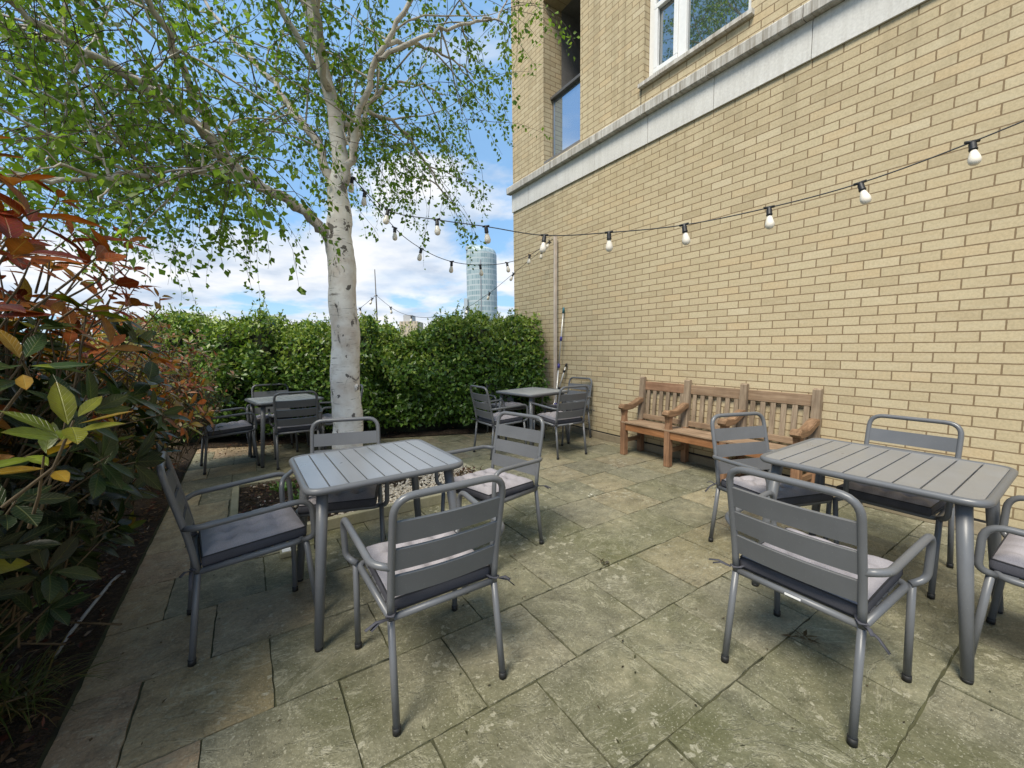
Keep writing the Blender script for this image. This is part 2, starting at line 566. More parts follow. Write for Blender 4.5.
for m_, k_ in ((M_BGLASS, .75), (M_GLASS, .0)):
    for nd in m_.node_tree.nodes:
        if nd.type == 'BSDF_PRINCIPLED': nd.inputs['Metallic'].default_value = k_
M_STEEL = simple('grey_steel', (.34, .34, .35), .35, .8)
M_DARKSTEEL = simple('dark_rail', (.09, .085, .08), .45)
M_POSTWOOD = m_wood('pale_batten', (.55, .45, .37), (.68, .60, .52), .8, axis=2)
M_BULB = simple('opal_bulb', (.80, .74, .64), .25, var=.04)
M_CABLE = simple('black_cable', (.012, .012, .014), .5)
M_LEAF_BIRCH = m_leaf('birch_leaf', .5, .5, .3)
M_LEAF_HEDGE = m_leaf('laurel_leaf', .38, .25, .45)
M_LEAF_PHOT = m_leaf('photinia_leaf', .34, .22, .36, True)
M_GRASS = m_leaf('grass_blade', .5, .3, .3)
M_LIMB = m_limb()
M_TWIG = simple('brown_twig', (.07, .05, .038), .85, var=.3)
M_STEM = simple('green_stem', (.09, .065, .035), .7, var=.3)
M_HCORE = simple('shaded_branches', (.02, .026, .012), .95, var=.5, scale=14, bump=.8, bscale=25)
M_EDGE = m_stone('bed_edging', (.22, .21, .13), (.36, .335, .24))


# ------------------------------------------------------------------ ground
def slab_mesh():
    vs, fs, cols, seeds = [], [], [], []
    p = .457
    j = .0036
    rnd = random.Random(21)
    fixed = {(-.45, 1.72): (.30, .235, .135), (-.22, 2.18): (.27, .22, .145)}
    y0 = 1.265 - p * 7
    r = 0
    while y0 + r * p < 7.0:
        ya = y0 + r * p
        yb = ya + p
        k = round((ya - 1.265) / p)
        off = -.22 if k % 2 == 0 else -.45
        xa = off - p * 6
        while xa < 4.3:
            a, b = max(xa, -.665), min(xa + p, 4.295)
            if b - a > .03:
                cx = (a + b) / 2; cy = (ya + yb) / 2
                # green-grey in the middle, sand towards bed and bench
                greys = [(.176, .166, .116), (.162, .154, .104), (.190, .178, .126), (.166, .160, .104), (.194, .180, .128)]
                sands = [(.315, .26, .170), (.28, .23, .150), (.34, .28, .180), (.27, .208, .142)]
                ps = .92 if cx < -.2 else (.5 if cx < .1 else (.34 if cx > 2.6 and cy > 1.2 else .03))
                if cy > 4.6: ps = .35
                c = rnd.choice(sands) if rnd.random() < ps else rnd.choice(greys)
                if cx > -.22 and cy < 1.71 and cx < .6: c = greys[2]
                for (fx, fy), fc in fixed.items():
                    if abs(xa - fx) < .03 and abs(ya - fy) < .03: c = fc
                k_ = rnd.uniform(.93, 1.07)
                if c in sands:
                    # sands by the bed get brightness put in against the shade; open ones are greyed
                    c = tuple(x * q for x, q in zip(c, (1.16, 1.10, 1.04))) if cx < .15 else tuple(.55 * x + .45 * g for x, g in zip(c, greys[3]))
                c = tuple(x * k_ for x in c)
                sd = (rnd.uniform(0, 50), rnd.uniform(0, 50), 0)
                zc = [rnd.uniform(-.004, .004) for _ in range(4)]
                x0, x1 = a + j, b - j
                yy0, yy1 = ya + j, yb - j
                n = 10
                base = len(vs)
                def hz(u, v):
                    return (zc[0] * (1 - u) + zc[1] * u) * (1 - v) + (zc[2] * (1 - u) + zc[3] * u) * v
                # wavy outline, chipped edges
                for iy in range(n):
                    for ix in range(n):
                        u, v = ix / (n - 1), iy / (n - 1)
                        x = x0 + (x1 - x0) * u; y = yy0 + (yy1 - yy0) * v
                        e = (ix in (0, n - 1)) or (iy in (0, n - 1))
                        jx = rnd.uniform(-.0028, .0028) if e else 0
                        jy = rnd.uniform(-.0028, .0028) if e else 0
                        vs.append((x + jx, y + jy, hz(u, v) - (.0012 if e else 0) + rnd.uniform(-.0012, .0012)))
                for iy in range(n - 1):
                    for ix in range(n - 1):
                        q = base + iy * n + ix
                        fs.append((q, q + 1, q + n + 1, q + n))
                ring = [base + i for i in range(n)] + [base + n * i + n - 1 for i in range(1, n)] + \
                       [base + n * (n - 1) + i for i in range(n - 2, -1, -1)] + [base + n * i for i in range(n - 2, 0, -1)]
                low = len(vs)
                m = len(ring)
                for q in ring: vs.append(vs[q])
                for q in ring: vs.append((vs[q][0], vs[q][1], -.04))
                for i in range(m):
                    fs.append((low + i, low + m + i, low + m + (i + 1) % m, low + (i + 1) % m))
                cnt = len(vs) - base
                cols += [(*c, 1)] * cnt
                seeds += [sd] * cnt
            xa += p
        r += 1
    me = bpy.data.meshes.new('patio_paving')
    me.from_pydata(vs, [], fs)
    a = me.attributes.new('col', 'FLOAT_COLOR', 'POINT'); a.data.foreach_set('color', np.array(cols).reshape(-1))
    a = me.attributes.new('seed', 'FLOAT_VECTOR', 'POINT'); a.data.foreach_set('vector', np.array(seeds).reshape(-1))
    me.materials.append(M_PAVE)
    me.polygons.foreach_set('use_smooth', [True] * len(me.polygons))
    o = link(bpy.data.objects.new('patio_paving', me))
    return tag(o, 'square riven sandstone paving slabs with green algae', 'paving', kind='structure')


slab_mesh()

gm = MB()
gm.add([(-3000, -3000, -.007), (3000, -3000, -.007), (3000, 3000, -.007), (-3000, 3000, -.007)], [(0, 1, 2, 3)])
tag(gm.build('ground', simple('dark_joint_soil', (.058, .058, .026), .95, var=.55, scale=7, bump=.6, bscale=90)), 'dark earth below the paving and beyond the hedge', 'ground', kind='structure')


def soil_sheet(name, x0, x1, y0, y1, z, label, nx=40, ny=60, amp=.03, edge=.02):
    b = MB()
    rnd = random.Random(len(name))
    for iy in range(ny + 1):
        for ix in range(nx + 1):
            u, v = ix / nx, iy / ny
            e = min(u, 1 - u, v, 1 - v)
            zz = z + (rnd.uniform(0, amp) + .03 * math.sin(u * 9 + v * 5) * math.sin(v * 17)) * min(1, e * 12)
            b.v.append((x0 + (x1 - x0) * u, y0 + (y1 - y0) * v, max(zz, z - .006)))
    for iy in range(ny):
        for ix in range(nx):
            q = iy * (nx + 1) + ix
            b.f.append((q, q + 1, q + nx + 2, q + nx + 1)); b.sm.append(True)
    return tag(b.build(name, M_SOIL, fix=False), label, 'planting bed', kind='structure')


soil_sheet('planting_bed', -3.4, -.675, -1.5, 8.5, .005, 'dark bark mulch bed under the red leaved shrubs', 50, 160)
hbed = soil_sheet('hedge_bed', 0, 6.3, -.32, 1.2, .012, 'dark soil strip along the foot of the hedge', 60, 24)
_a = math.atan2(5.55 - 7.75, 4.12 + 1.6)
_l = [(-1.75 + v.co.x * math.cos(_a) - v.co.y * math.sin(_a), 7.81 + v.co.x * math.sin(_a) + v.co.y * math.cos(_a), v.co.z) for v in hbed.data.vertices]
for v, p in zip(hbed.data.vertices, _l): v.co = (min(p[0], 4.27), p[1], p[2])
BX0, BX1, BY0, BY1 = -.20, 2.02, 3.26, 4.78
soil_sheet('tree_pit_soil', BX0 + .05, BX1 - .05, BY0 + .05, BY1 - .05, .022, 'brown soil round the foot of the birch', 40, 30, .02)

# stone edging of the tree pit
e = empty('bed_edging', (BX0, BY0, 0), label='mossy stone edging strips around the tree pit', cat='edging')
def local(b, o):
    b.v = [(x - o[0], y - o[1], z - o[2]) for x, y, z in b.v]; return b
for lo, hi, nm in (((BX0, BY0, .0), (BX1, BY0 + .055, .085), 'front_strip'), ((BX0, BY0 + .06, .0), (BX0 + .055, BY1 - .06, .05), 'side_strip'),
                   ((BX1 - .055, BY0 + .06, .0), (BX1, BY1 - .06, .05), 'side_strip'), ((BX0, BY1 - .055, .0), (BX1, BY1, .05), 'back_strip')):
    local(MB().box(lo, hi, .006), (BX0, BY0, 0)).build(nm, M_EDGE, e)


def pebbles(name, n, x0, x1, y0, y1, z, label, mat, keep):
    ico = bmesh.new(); bmesh.ops.create_icosphere(ico, subdivisions=1, radius=1)
    iv = np.array([v.co[:] for v in ico.verts]); ifc = [[v.index for v in f.verts] for f in ico.faces]; ico.free()
    b = MB()
    rnd = np.random.default_rng(3)
    c = 0
    while c < n:
        x, y = rnd.uniform(x0, x1), rnd.uniform(y0, y1)
        if not keep(x, y, rnd.random()): continue
        s = rnd.uniform(.009, .021)
        v = iv * (1 + rnd.uniform(-.22, .22, (len(iv), 1))) * np.array([s, s * rnd.uniform(.6, 1), s * rnd.uniform(.45, .8)])
        a = rnd.uniform(0, 6.28); ca, sa = math.cos(a), math.sin(a)
        v = v @ np.array([[ca, sa, 0], [-sa, ca, 0], [0, 0, 1]]) + np.array([x, y, z + rnd.uniform(0, .02)])
        b.add(v.tolist(), ifc, True); c += 1
    return tag(b.build(name, mat, fix=False), label, 'gravel', kind='stuff')


def m_pebble():
    t = NT('pale_gravel')
    c = t.coord()
    v = t.n('ShaderNodeTexVoronoi'); v.inputs['Scale'].default_value = 40; t.l(c, v.inputs['Vector'])
    sp = t.n('ShaderNodeSeparateXYZ'); t.l(v.outputs['Color'], sp.inputs[0])
    col = t.ramp(sp.outputs[0], [(0, (.30, .26, .20)), (.4, (.46, .42, .35)), (.7, (.58, .54, .47)), (1, (.40, .33, .25))])
    t.pbr(col, .8, 0, None, .3)
    return t.m


pebbles('gravel', 5600, BX0 + .1, BX1 - .07, BY0 + .07, BY1 - .07, .03, 'pale gravel spread over the right of the tree pit', m_pebble(),
        lambda x, y, r: (x > .58 + .1 * math.sin(y * 9)) or (r < .025))


def litter(name, n, x0, x1, y0, y1, z, label, mats, seed=5, k=1.0, dz=.0):
    r = np.random.default_rng(seed)
    P = np.c_[r.uniform(x0, x1, n), r.uniform(y0, y1, n), np.full(n, z) + r.uniform(.0, .03 * k * k, n)]
    D = np.c_[r.normal(size=(n, 2)), r.normal(size=n) * .25]
    N = np.c_[r.normal(size=(n, 2)) * .4, np.ones(n)]
    pal = np.array(mats)
    C = pal[r.integers(0, len(pal), n)] * r.uniform(.5, 1.3, (n, 1))
    o = leaf_mesh(name, M_GRASS, P, D, N, r.uniform(.02, .06, n) * k, r.uniform(.006, .028, n) * k, C)
    return tag(o, label, 'leaf litter', kind='stuff')


BROWN = [(.10, .06, .035), (.15, .09, .05), (.06, .04, .025), (.20, .13, .08), (.09, .03, .02)]
litter('bed_leaf_litter', 5200, -2.2, -.69, .8, 6.2, .02, 'brown bark chips and fallen leaves on the shrub bed', BROWN)
litter('pit_leaf_litter', 1300, BX0 + .08, .75, BY0 + .08, BY1 - .08, .035, 'brown fallen leaves on the soil of the tree pit', BROWN, 6)
litter('hedge_leaf_litter', 900, -.6, 4.2, 6.0, 7.0, .025, 'dry leaves lying along the foot of the hedge', BROWN, 8)

litter('patio_litter', 420, -.6, 4.2, .2, 5.8, .003, 'tiny bits of leaf and twig scattered over the paving', [(.07, .05, .03), (.11, .08, .05), (.05, .05, .025)], 17, .4, -.003)
# small things lying about
def sprig(name, x, y, label, seed, s=.05, cols=((.05, .04, .02),), n=14):
    r = np.random.default_rng(seed)
    P = np.tile([x, y, .012], (n, 1)) + r.normal(size=(n, 3)) * np.array([s * .3, s * .3, .004])
    P[:, 2] = np.abs(P[:, 2] - .012) + .008
    D = np.c_[r.normal(size=(n, 2)), np.abs(r.normal(size=n)) * .35]
    N = np.c_[r.normal(size=(n, 2)) * .5, np.ones(n)]
    C = np.array(cols)[r.integers(0, len(cols), n)]
    return tag(leaf_mesh(name, M_GRASS, P, D, N, r.uniform(.4, 1, n) * s, r.uniform(.1, .3, n) * s, C), label, 'debris')


sprig('leaf_clump', 1.80, 1.745, 'small dark clump of dead leaf on a paving joint', 1, .045)
sprig('dry_twig', 2.10, .755, 'dry brown sprig on the slab joint behind the right front chair', 2, .06, ((.06, .04, .02), (.10, .07, .04)))
sprig('paper_scrap', 2.54, 2.635, 'tiny white scrap of paper on the open paving', 3, .035, ((.75, .75, .74),), 6)
pl = MB().box((.10, 2.98, .002), (.20, 3.06, .035), .004)
t0 = pl.build('paving_block', M_EDGE); tag(t0, 'small pale stone block with white top lying before the tree pit', 'block')
MB().box((.113, 2.992, .0352), (.188, 3.048, .041), .002).build('sticker', M_LABEL, t0)
wc = NT('dead_plant_mat')
dry = empty('dried_plant', (1.78, 3.62, .05), label='withered brown plant on the gravel of the tree pit', cat='plant')
r_ = np.random.default_rng(9); n_ = 170
leaf_mesh('foliage', M_GRASS, r_.normal(size=(n_, 3)) * np.array([.075, .06, .03]) + [0, 0, .04], r_.normal(size=(n_, 3)) + [0, 0, .3], r_.normal(size=(n_, 3)),
          r_.uniform(.03, .07, n_), r_.uniform(.008, .02, n_), np.array(BROWN)[r_.integers(0, 5, n_)] * .8, dry)


def low_plant(x, y, s, label, cols, seed, n=60, L=.07):
    r = np.random.default_rng(seed)
    o = empty('ground_plant', (x, y, .03), label=label, cat='plant')
    P = r.normal(size=(n, 3)) * np.array([s * .35, s * .35, s * .2]); P[:, 2] = np.abs(P[:, 2]) + .01
    D = unit(P + r.normal(size=(n, 3)) * .03) + [0, 0, .35]
    C = np.array(cols)[r.integers(0, len(cols), n)] * r.uniform(.7, 1.3, (n, 1))
    leaf_mesh('foliage', M_LEAF_HEDGE, P, D, np.tile([0., 0., 1.], (n, 1)) + r.normal(size=(n, 3)) * .3, r.uniform(.6, 1, n) * L, r.uniform(.3, .6, n) * L, C, o, True)
    return o


GRN = [(.09, .17, .035), (.12, .21, .05), (.07, .13, .03)]
low_plant(.32, 3.95, .12, 'small light green plant in the soil of the tree pit', GRN, 1)
low_plant(.52, 4.42, .20, 'yellow green bushy plant at the back left of the tree pit', [(.16, .20, .05), (.2, .23, .06)], 2, 90)
low_plant(.12, 3.62, .10, 'small dark brown leaved plant at the front left of the tree pit', [(.07, .05, .03), (.05, .06, .02)], 3, 50)
low_plant(.22, 4.30, .14, 'mid green leafy plant in the tree pit, behind the small light green one', GRN, 7, 70)
low_plant(-.95, 3.15, .12, 'small green weed beside the hose in the mulch bed', GRN, 4, 40)

# irrigation hose
ho = MB().tube(round_path([(-.725, 3.34, .012), (-.745, 3.2, .035), (-.775, 2.9, .035), (-.80, 2.66, .03), (-.812, 2.56, .008)], .2, 6), .008, 8)
tag(ho.build('garden_hose', simple('pale_hose', (.30, .31, .33), .4)), 'thin pale grey hose lying on the dark mulch', 'hose')


# ------------------------------------------------------------------ building
WX = 4.3
bl = empty('apartment_building', (0, 0, 0), label='buff brick apartment building with pale stone band along the terrace', cat='building')
w = MB()
XB = WX + .38
w.box((WX, -5, .0), (XB, 6.52, 4.36))
for y0, y1, z0, z1 in ((-5, 2.29, 4.36, 10), (2.29, 3.575, 4.36, 4.555), (2.29, 3.575, 6.0, 10), (3.575, 4.713, 4.36, 10), (4.713, 5.59, 6.86, 10), (5.59, 6.52, 4.36, 10)):
    w.box((WX, y0, z0), (XB, y1, z1))
w.box((XB, 6.14, 0), (14, 6.52, 10))
w.build('brick_wall', M_BRICK, bl)
MB().box((WX - .022, -5, .0), (WX - .0005, 6.5, .095), .006).build('plinth', M_PLINTH, bl)
MB().box((WX - .006, -5, .0955), (WX - .0005, 6.5, .112)).build('damp_course', M_RUBBER, bl)
# stone band: panels with joints
ys = [-4.3, -3.42, -2.56, -1.70, -.84, .02, .88, 1.744, 2.634, 3.479, 4.384, 5.246, 6.0, 6.535]
b = MB()
for a, c in zip(ys[:-1], ys[1:]):
    b.box((WX - .022, a + .003, 3.84), (WX - .0005, c - .003, 4.165), .003)
b.build('stone_band', M_BAND, bl)
c = MB()
prof = [(WX - .0005, 4.168), (WX - .085, 4.168), (WX - .095, 4.178), (WX - .095, 4.275), (WX - .085, 4.29), (WX - .0005, 4.335)]
for a, d in zip(ys[:-1], ys[1:]):
    q = MB(); q.prism([(x, z) for x, z in prof], 'y', a + .004 + .05, d - .004 + .05 if d < 6.5 else 6.60)
    c.add(q.v, q.f)
c.build('cornice', M_CORN, bl)
MB().box((WX - .004, 3.60, 4.337), (WX - .0005, 3.607, 4.56)).build('movement_joint', M_RUBBER, bl)

# window
wf = MB()
fx0, fx1 = WX + .095, WX + .165
wy0, wy1, wz0, wz1 = 2.295, 3.57, 4.60, 5.998
fw_ = .075
wf.box((fx0, wy0, wz0), (fx1, wy1, wz0 + fw_), .006)
wf.box((fx0, wy0, wz1 - fw_), (fx1, wy1, wz1), .006)
for y in (wy0, wy1 - fw_):
    wf.box((fx0 + .002, y, wz0 + fw_), (fx1, y + fw_, wz1 - fw_), .006)
wf.box((fx0 - .004, 3.06, wz0 + fw_), (fx1, 3.06 + .10, wz1 - fw_), .006)
# opening sash, proud of the frame
for lo, hi in (((fx0 - .02, 3.162, wz0 + fw_ + .002), (fx0 + .03, 3.492, wz0 + fw_ + .055)), ((fx0 - .02, 3.162, 5.40), (fx0 + .03, 3.492, 5.455)),
               ((fx0 - .019, 3.162, wz0 + fw_ + .057), (fx0 + .03, 3.215, 5.398)), ((fx0 - .019, 3.44, wz0 + fw_ + .057), (fx0 + .03, 3.492, 5.398))):
    wf.box(lo, hi, .006)
win = wf.build('window', M_FRAME, bl)
MB().box((fx0 + .035, wy0 + .07, wz0 + .06), (fx0 + .045, 3.07, wz1 - .06)).build('pane', M_GLASS, win)
MB().box((fx0 + .035, 3.15, wz0 + .06), (fx0 + .0455, wy1 - .06, wz1 - .06)).build('pane', M_GLASS, win)
sl = MB()
for a, d in ((2.255, 2.72), (2.724, 3.17), (3.174, 3.615)):
    sl.prism([(WX + .16, 4.56), (WX - .05, 4.54), (WX - .055, 4.50), (WX - .04, 4.497), (WX + .001, 4.5), (WX + .16, 4.5)], 'y', a, d)
sl.v = [(x, y, z + .04 if z > 4.52 else z + .035) for x, y, z in sl.v]
sl.build('sill', M_CORN, win)
# dark sheet whose colour stands for the unlit room behind the pane
MB().box((WX + .385, 2.2, 4.4), (WX + .4, 3.7, 6.1)).build('dim_room_sheet', simple('dim_room', (.05, .05, .05), .9), win)

# balcony recess
bal = MB()
bal.box((WX + .0, 4.716, 4.362), (WX + 1.7, 5.588, 4.40))
bal.build('balcony', M_CONC, bl)
balo = bpy.data.objects['balcony']
MB().box((WX + 1.3, 4.5, 4.401), (WX + 1.35, 6.1, 6.88)).build('back_wall', M_CONC, balo)
MB().box((XB + .001, 4.6, 6.862), (WX + 1.7, 6.1, 6.95)).build('soffit', M_CONC, balo)
MB().box((XB + .001, 5.592, 4.401), (WX + 1.3, 5.63, 6.86)).build('side_panel', M_CONC, balo)
MB().box((XB + .001, 4.66, 4.401), (WX + 1.3, 4.71, 6.86)).build('side_panel', M_FRAME, balo)
MB().box((WX + .20, 4.74, 4.47), (WX + .212, 5.56, 5.40)).build('glass_balustrade', M_BGLASS, balo)
MB().box((WX + .14, 4.714, 5.405), (WX + .26, 5.589, 5.45), .006).build('handrail', M_DARKSTEEL, balo)
for y in (4.715, 5.555):
    MB().box((WX + .185, y, 4.401), (WX + .225, y + .033, 5.404), .004).build('balustrade_post', M_STEEL, balo)

# far glass tower, beige block and a low white block
def at(px, py, d):
    return CAM + MT @ Vector(((px - 512) / FPX * d, -(py - 384) / FPX * d, -d))


FPX = 406.28
pit, yaw, rol = R(5.347), R(32.947), R(-.6876)
fwd = Vector((math.sin(yaw) * math.cos(pit), math.cos(yaw) * math.cos(pit), -math.sin(pit)))
rt = Vector((math.cos(yaw), -math.sin(yaw), 0)); up_ = rt.cross(fwd)
r2 = math.cos(rol) * rt + math.sin(rol) * up_
u2 = -math.sin(rol) * rt + math.cos(rol) * up_
MT = Matrix((r2, u2, -fwd)).transposed()
CAM = Vector((0, 0, 1.38))


def m_tower():
    t = NT('tower_curtain_wall')
    c = t.coord()
    sp = t.n('ShaderNodeSeparateXYZ'); t.l(c, sp.inputs[0])
    ang = t.math('ARCTAN2', sp.outputs[1], sp.outputs[0])
    fl = t.math('FRACT', t.math('DIVIDE', sp.outputs[2], 3.1))
    fv = t.math('FRACT', t.math('MULTIPLY', ang, 6.5))
    band = t.math('LESS_THAN', fl, .26); mul = t.math('LESS_THAN', fv, .16)
    m = t.math('MAXIMUM', band, mul)
    cb = t.n('ShaderNodeCombineXYZ')
    t.l(t.math('FLOOR', t.math('DIVIDE', sp.outputs[2], 3.1)), cb.inputs[0]); t.l(t.math('FLOOR', t.math('MULTIPLY', ang, 6.5)), cb.inputs[1])
    wn = t.n('ShaderNodeTexWhiteNoise', noise_dimensions='3D'); t.l(cb.outputs[0], wn.inputs['Vector'])
    gl = t.ramp(wn.outputs['Value'], [(0, (.20, .29, .32)), (.6, (.27, .36, .39)), (1, (.34, .43, .45))])
    col = t.mix(m, gl, (.42, .48, .50))
    t.pbr(col, .4, 0, None, .4)
    return t.m


M_TOWER = m_tower()
tp = at(483, 347, 250); tw = empty('glass_tower', (tp.x, tp.y, 0), -yaw, label='tall pale blue glass tower with rounded top behind the hedge', cat='tower')
t_ = MB()
H, wr = 62, 9.2
prof_n = 28
rows = []
lv = [0, 20, 40, 50, 55, 58, 60, 61, 61.8]
for z in lv:
    k = 1 if z < 57 else math.sqrt(max(.02, 1 - ((z - 57) / 5.6) ** 2))
    ring = []
    for i in range(prof_n):
        a = 2 * math.pi * i / prof_n
        x = wr * math.cos(a); y = 8 * math.sin(a)
        # barrel top: slopes down towards the right
        zz = z - (0 if z < 45 else (z - 45) / 17 * 3.2 * ((x + wr) / (2 * wr)) ** 2)
        ring.append((x * (k * .25 + .75), y * k, zz))
    rows.append(ring)
for r0 in rows: t_.v += r0
for i in range(len(rows) - 1):
    for k in range(prof_n):
        t_.f.append((i * prof_n + k, i * prof_n + (k + 1) % prof_n, (i + 1) * prof_n + (k + 1) % prof_n, (i + 1) * prof_n + k)); t_.sm.append(False)
t_.f.append(tuple((len(rows) - 1) * prof_n + k for k in range(prof_n))); t_.sm.append(False)
t_.build('facade', M_TOWER, tw)
MB().box((-10.6, -5, 0), (-8.4, 5, 30)).build('service_core', simple('pale_core', (.42, .48, .52), .5), tw)
MB().box((-.25, -8.25, 0), (.25, -7.7, 52)).build('fin', M_STEEL, tw)
MB().box((-9.0, -4, 58.5), (-7.6, 4, 60.5)).build('plant_screen', simple('roof_screen', (.4, .45, .48), .5), tw)


def m_block(name, wall, glass, fz, fx):
    t = NT(name)
    sp = t.n('ShaderNodeSeparateXYZ'); t.l(t.coord(), sp.inputs[0])
    a = t.math('FRACT', t.math('DIVIDE', sp.outputs[2], fz)); bb = t.math('FRACT', t.math('DIVIDE', sp.outputs[0], fx))
    m = t.math('MULTIPLY', t.math('GREATER_THAN', a, .5), t.math('GREATER_THAN', bb, .5))
    t.pbr(t.mix(m, wall, glass), .6)
    return t.m


bp = at(413, 347, 150); bb_ = empty('beige_block', (bp.x, bp.y, 0), -yaw, label='distant beige block with grey roof plant above the hedge top', cat='building')
MB().box((-3.6, -4, 0), (2.8, 6, 10.6)).build('facade', m_block('beige_facade', (.50, .42, .30), (.28, .25, .2), 1.5, 1.2), bb_)
MB().box((-2.4, -3, 10.6), (.6, 3, 12.9)).build('roof_plant', simple('grey_plant', (.42, .42, .42), .7), bb_)
bp = at(352, 347, 120); bb2 = empty('white_block', (bp.x, bp.y, 0), -yaw, label='low white flat roofed block far behind the birch trunk', cat='building')
MB().box((-8, -3, 0), (3.5, 6, 6.3)).build('facade', m_block('white_facade', (.72, .72, .70), (.4, .42, .44), 1.6, 1.8), bb2)
MB().box((-8.2, -3.2, 6.3), (3.7, 6.2, 6.7)).build('roof', simple('white_roof', (.75, .75, .74), .7), bb2)

# ------------------------------------------------------------------ wall post, poles, strings
po = empty('wooden_post', (4.225, 5.21, 0), label='thin pale wooden post standing against the brick wall by the hedge', cat='post')
MB().box((-.022, -.022, 0), (.022, .022, 3.13), .004, Matrix.Rotation(R(.2), 4, 'Y')).build('batten', M_POSTWOOD, po)
MB().tube([(-.03, 0, 3.05), (-.06, 0, 3.06), (-.065, 0, 3.09)], .004, 6).build('hook', M_STEEL, po)

M_ALU = simple('pale_aluminium', (.55, .54, .51), .35, .5)
M_BLUE = simple('blue_grip', (.05, .045, .22), .5)
M_TEAL = simple('teal_cap', (.04, .16, .20), .5)
def lean_pole(name, a, b, label, clamps, capm, clampm):
    a, b = Vector(a), Vector(b)
    o = empty(name, a, label=label, cat='pole')
    d = b - a
    MB().tube([(0, 0, 0), d * .5], .014, 10).build('lower_tube', M_ALU, o)
    MB().tube([d * .5, d], .0115, 10).build('upper_tube', M_ALU, o)
    for k in clamps:
        MB().tube([d * k, d * (k + .035)], .022, 10).build('clamp', clampm, o)
    MB().tube([d * .965, d * 1.0, d * 1.012], [.019, .019, .012], 10).build('end_cap', capm, o)
    return o


lean_pole('telescopic_pole', (4.06, 5.06, .0), (4.27, 5.05, 1.96), 'pale telescopic pole with blue clamps leaning on the brick wall', (.20, .52, .74), M_TEAL, M_BLUE)
lean_pole('broom_handle', (4.02, 5.20, .0), (4.27, 4.98, 1.08), 'shorter pole with black grips leaning beside the telescopic pole', (.28, .62, .88), M_CABLE, M_CABLE)


def bulb_proto():
    b = MB()
    b.lathe([(.012, -.058), (.016, -.066), (.022, -.085), (.029, -.110), (.031, -.125), (.029, -.140), (.021, -.153), (.010, -.159), (.001, -.160)], 14)
    s = MB()
    s.lathe([(.004, .006), (.012, .004), (.014, -.006), (.019, -.014), (.019, -.045), (.021, -.048), (.021, -.058), (.012, -.060)], 12)
    s.tube([(-.035, 0, .002), (.035, 0, .002)], .0095, 8)
    return b, s


BS = .86


def string_lights(name, pts, bulbs, label, tilt=8, seed=1, cable_r=.0042):
    """pts: polyline of the cable; bulbs: list of (point index fraction) along it"""
    rnd = random.Random(seed)
    pts = [Vector(p) for p in pts]
    root = empty(name, pts[0], label=label, cat='string lights', group='festoon light strings')
    # smooth (Catmull-Rom)
    def cr(i, t):
        p0, p1, p2, p3 = (pts[max(0, min(len(pts) - 1, k))] for k in (i - 1, i, i + 1, i + 2))
        return .5 * ((2 * p1) + (p2 - p0) * t + (2 * p0 - 5 * p1 + 4 * p2 - p3) * t * t + (3 * p1 - p0 - 3 * p2 + p3) * t ** 3)
    line = []
    for i in range(len(pts) - 1):
        for k in range(6): line.append(cr(i, k / 6) - pts[0])
    line.append(pts[-1] - pts[0])
    MB().tube(line, cable_r, 6).build('cable', M_CABLE, root)
    for f in bulbs:
        i = min(int(f), len(pts) - 2); p = cr(i, f - i) - pts[0]
        q = cr(i, min(1, f - i + .05)) - cr(i, max(0, f - i - .05))
        rz = math.atan2(q.y, q.x)
        b, s = bulb_proto()
        bo = b.build('bulb', M_BULB, root)
        so = s.build('socket', M_CABLE, bo)
        bo.location = p
        bo.scale = (BS, BS, BS)
        bo.rotation_euler = (R(rnd.gauss(0, tilt)), R(rnd.gauss(0, tilt)), rz)
    return root


S1 = [(.92, 4.22, 3.02), (1.185, 3.928, 2.643 + .02), (1.481, 3.476, 2.483 + .02), (1.738, 3.054, 2.358 + .02), (2.02, 2.62, 2.245), (2.291, 2.195, 2.205),
      (2.573, 1.769, 2.195), (2.849, 1.354, 2.24), (3.085, .967, 2.31), (3.345, .572, 2.445), (3.62, .15, 2.63), (3.9, -.28, 2.87), (4.17, -.7, 3.15), (4.29, -.9, 3.3)]
string_lights('festoon_light_string', S1, [.12, 1, 2, 3, 4, 5, 6, 7, 8, 9, 10, 11], 'festoon string of white bulbs sweeping in front of the brick wall', 9, 3)
S2 = [(.93, 4.25, 3.05), (1.25, 4.36, 2.76), (1.55, 4.45, 2.55), (2.0, 4.58, 2.42), (2.5, 4.72, 2.42), (3.05, 4.87, 2.52), (3.6, 5.03, 2.72), (4.17, 5.2, 3.06)]
string_lights('festoon_light_string', S2, [.5, 1.5, 2.4, 3.3, 4.2, 5.1, 6.0, 6.8], 'festoon string sagging from the birch trunk to the wooden post top', 14, 4)
S3 = [(4.17, 5.22, 3.02), (3.95, 5.9, 2.66), (3.75, 6.6, 2.32), (3.5, 7.3, 2.06), (3.1, 8.0, 1.98), (2.7, 8.5, 2.12), (2.33, 8.79, 2.47)]
string_lights('festoon_light_string', S3, [.35, 1.1, 1.9, 2.7, 3.6, 4.5, 5.3], 'festoon string dropping from the post top behind the hedge to the mast', 12, 5)
S4 = [(2.33, 8.80, 2.47), (1.95, 9.0, 2.15), (1.5, 9.25, 1.98), (1.0, 9.5, 1.92), (.4, 9.8, 1.95)]
string_lights('festoon_light_string', S4, [.25, .8, 1.6, 2.4, 3.2], 'short festoon string falling left from the thin mast behind the birch', 12, 6)
ms = empty('light_mast', (2.332, 8.79, 0), label='thin dark mast holding light strings behind the hedge', cat='mast')
MB().tube([(0, 0, 0), (0, 0, 2.2), (-.005, 0, 3.0)], [.02, .014, .009], 8).build('pole', M_DARKSTEEL, ms)
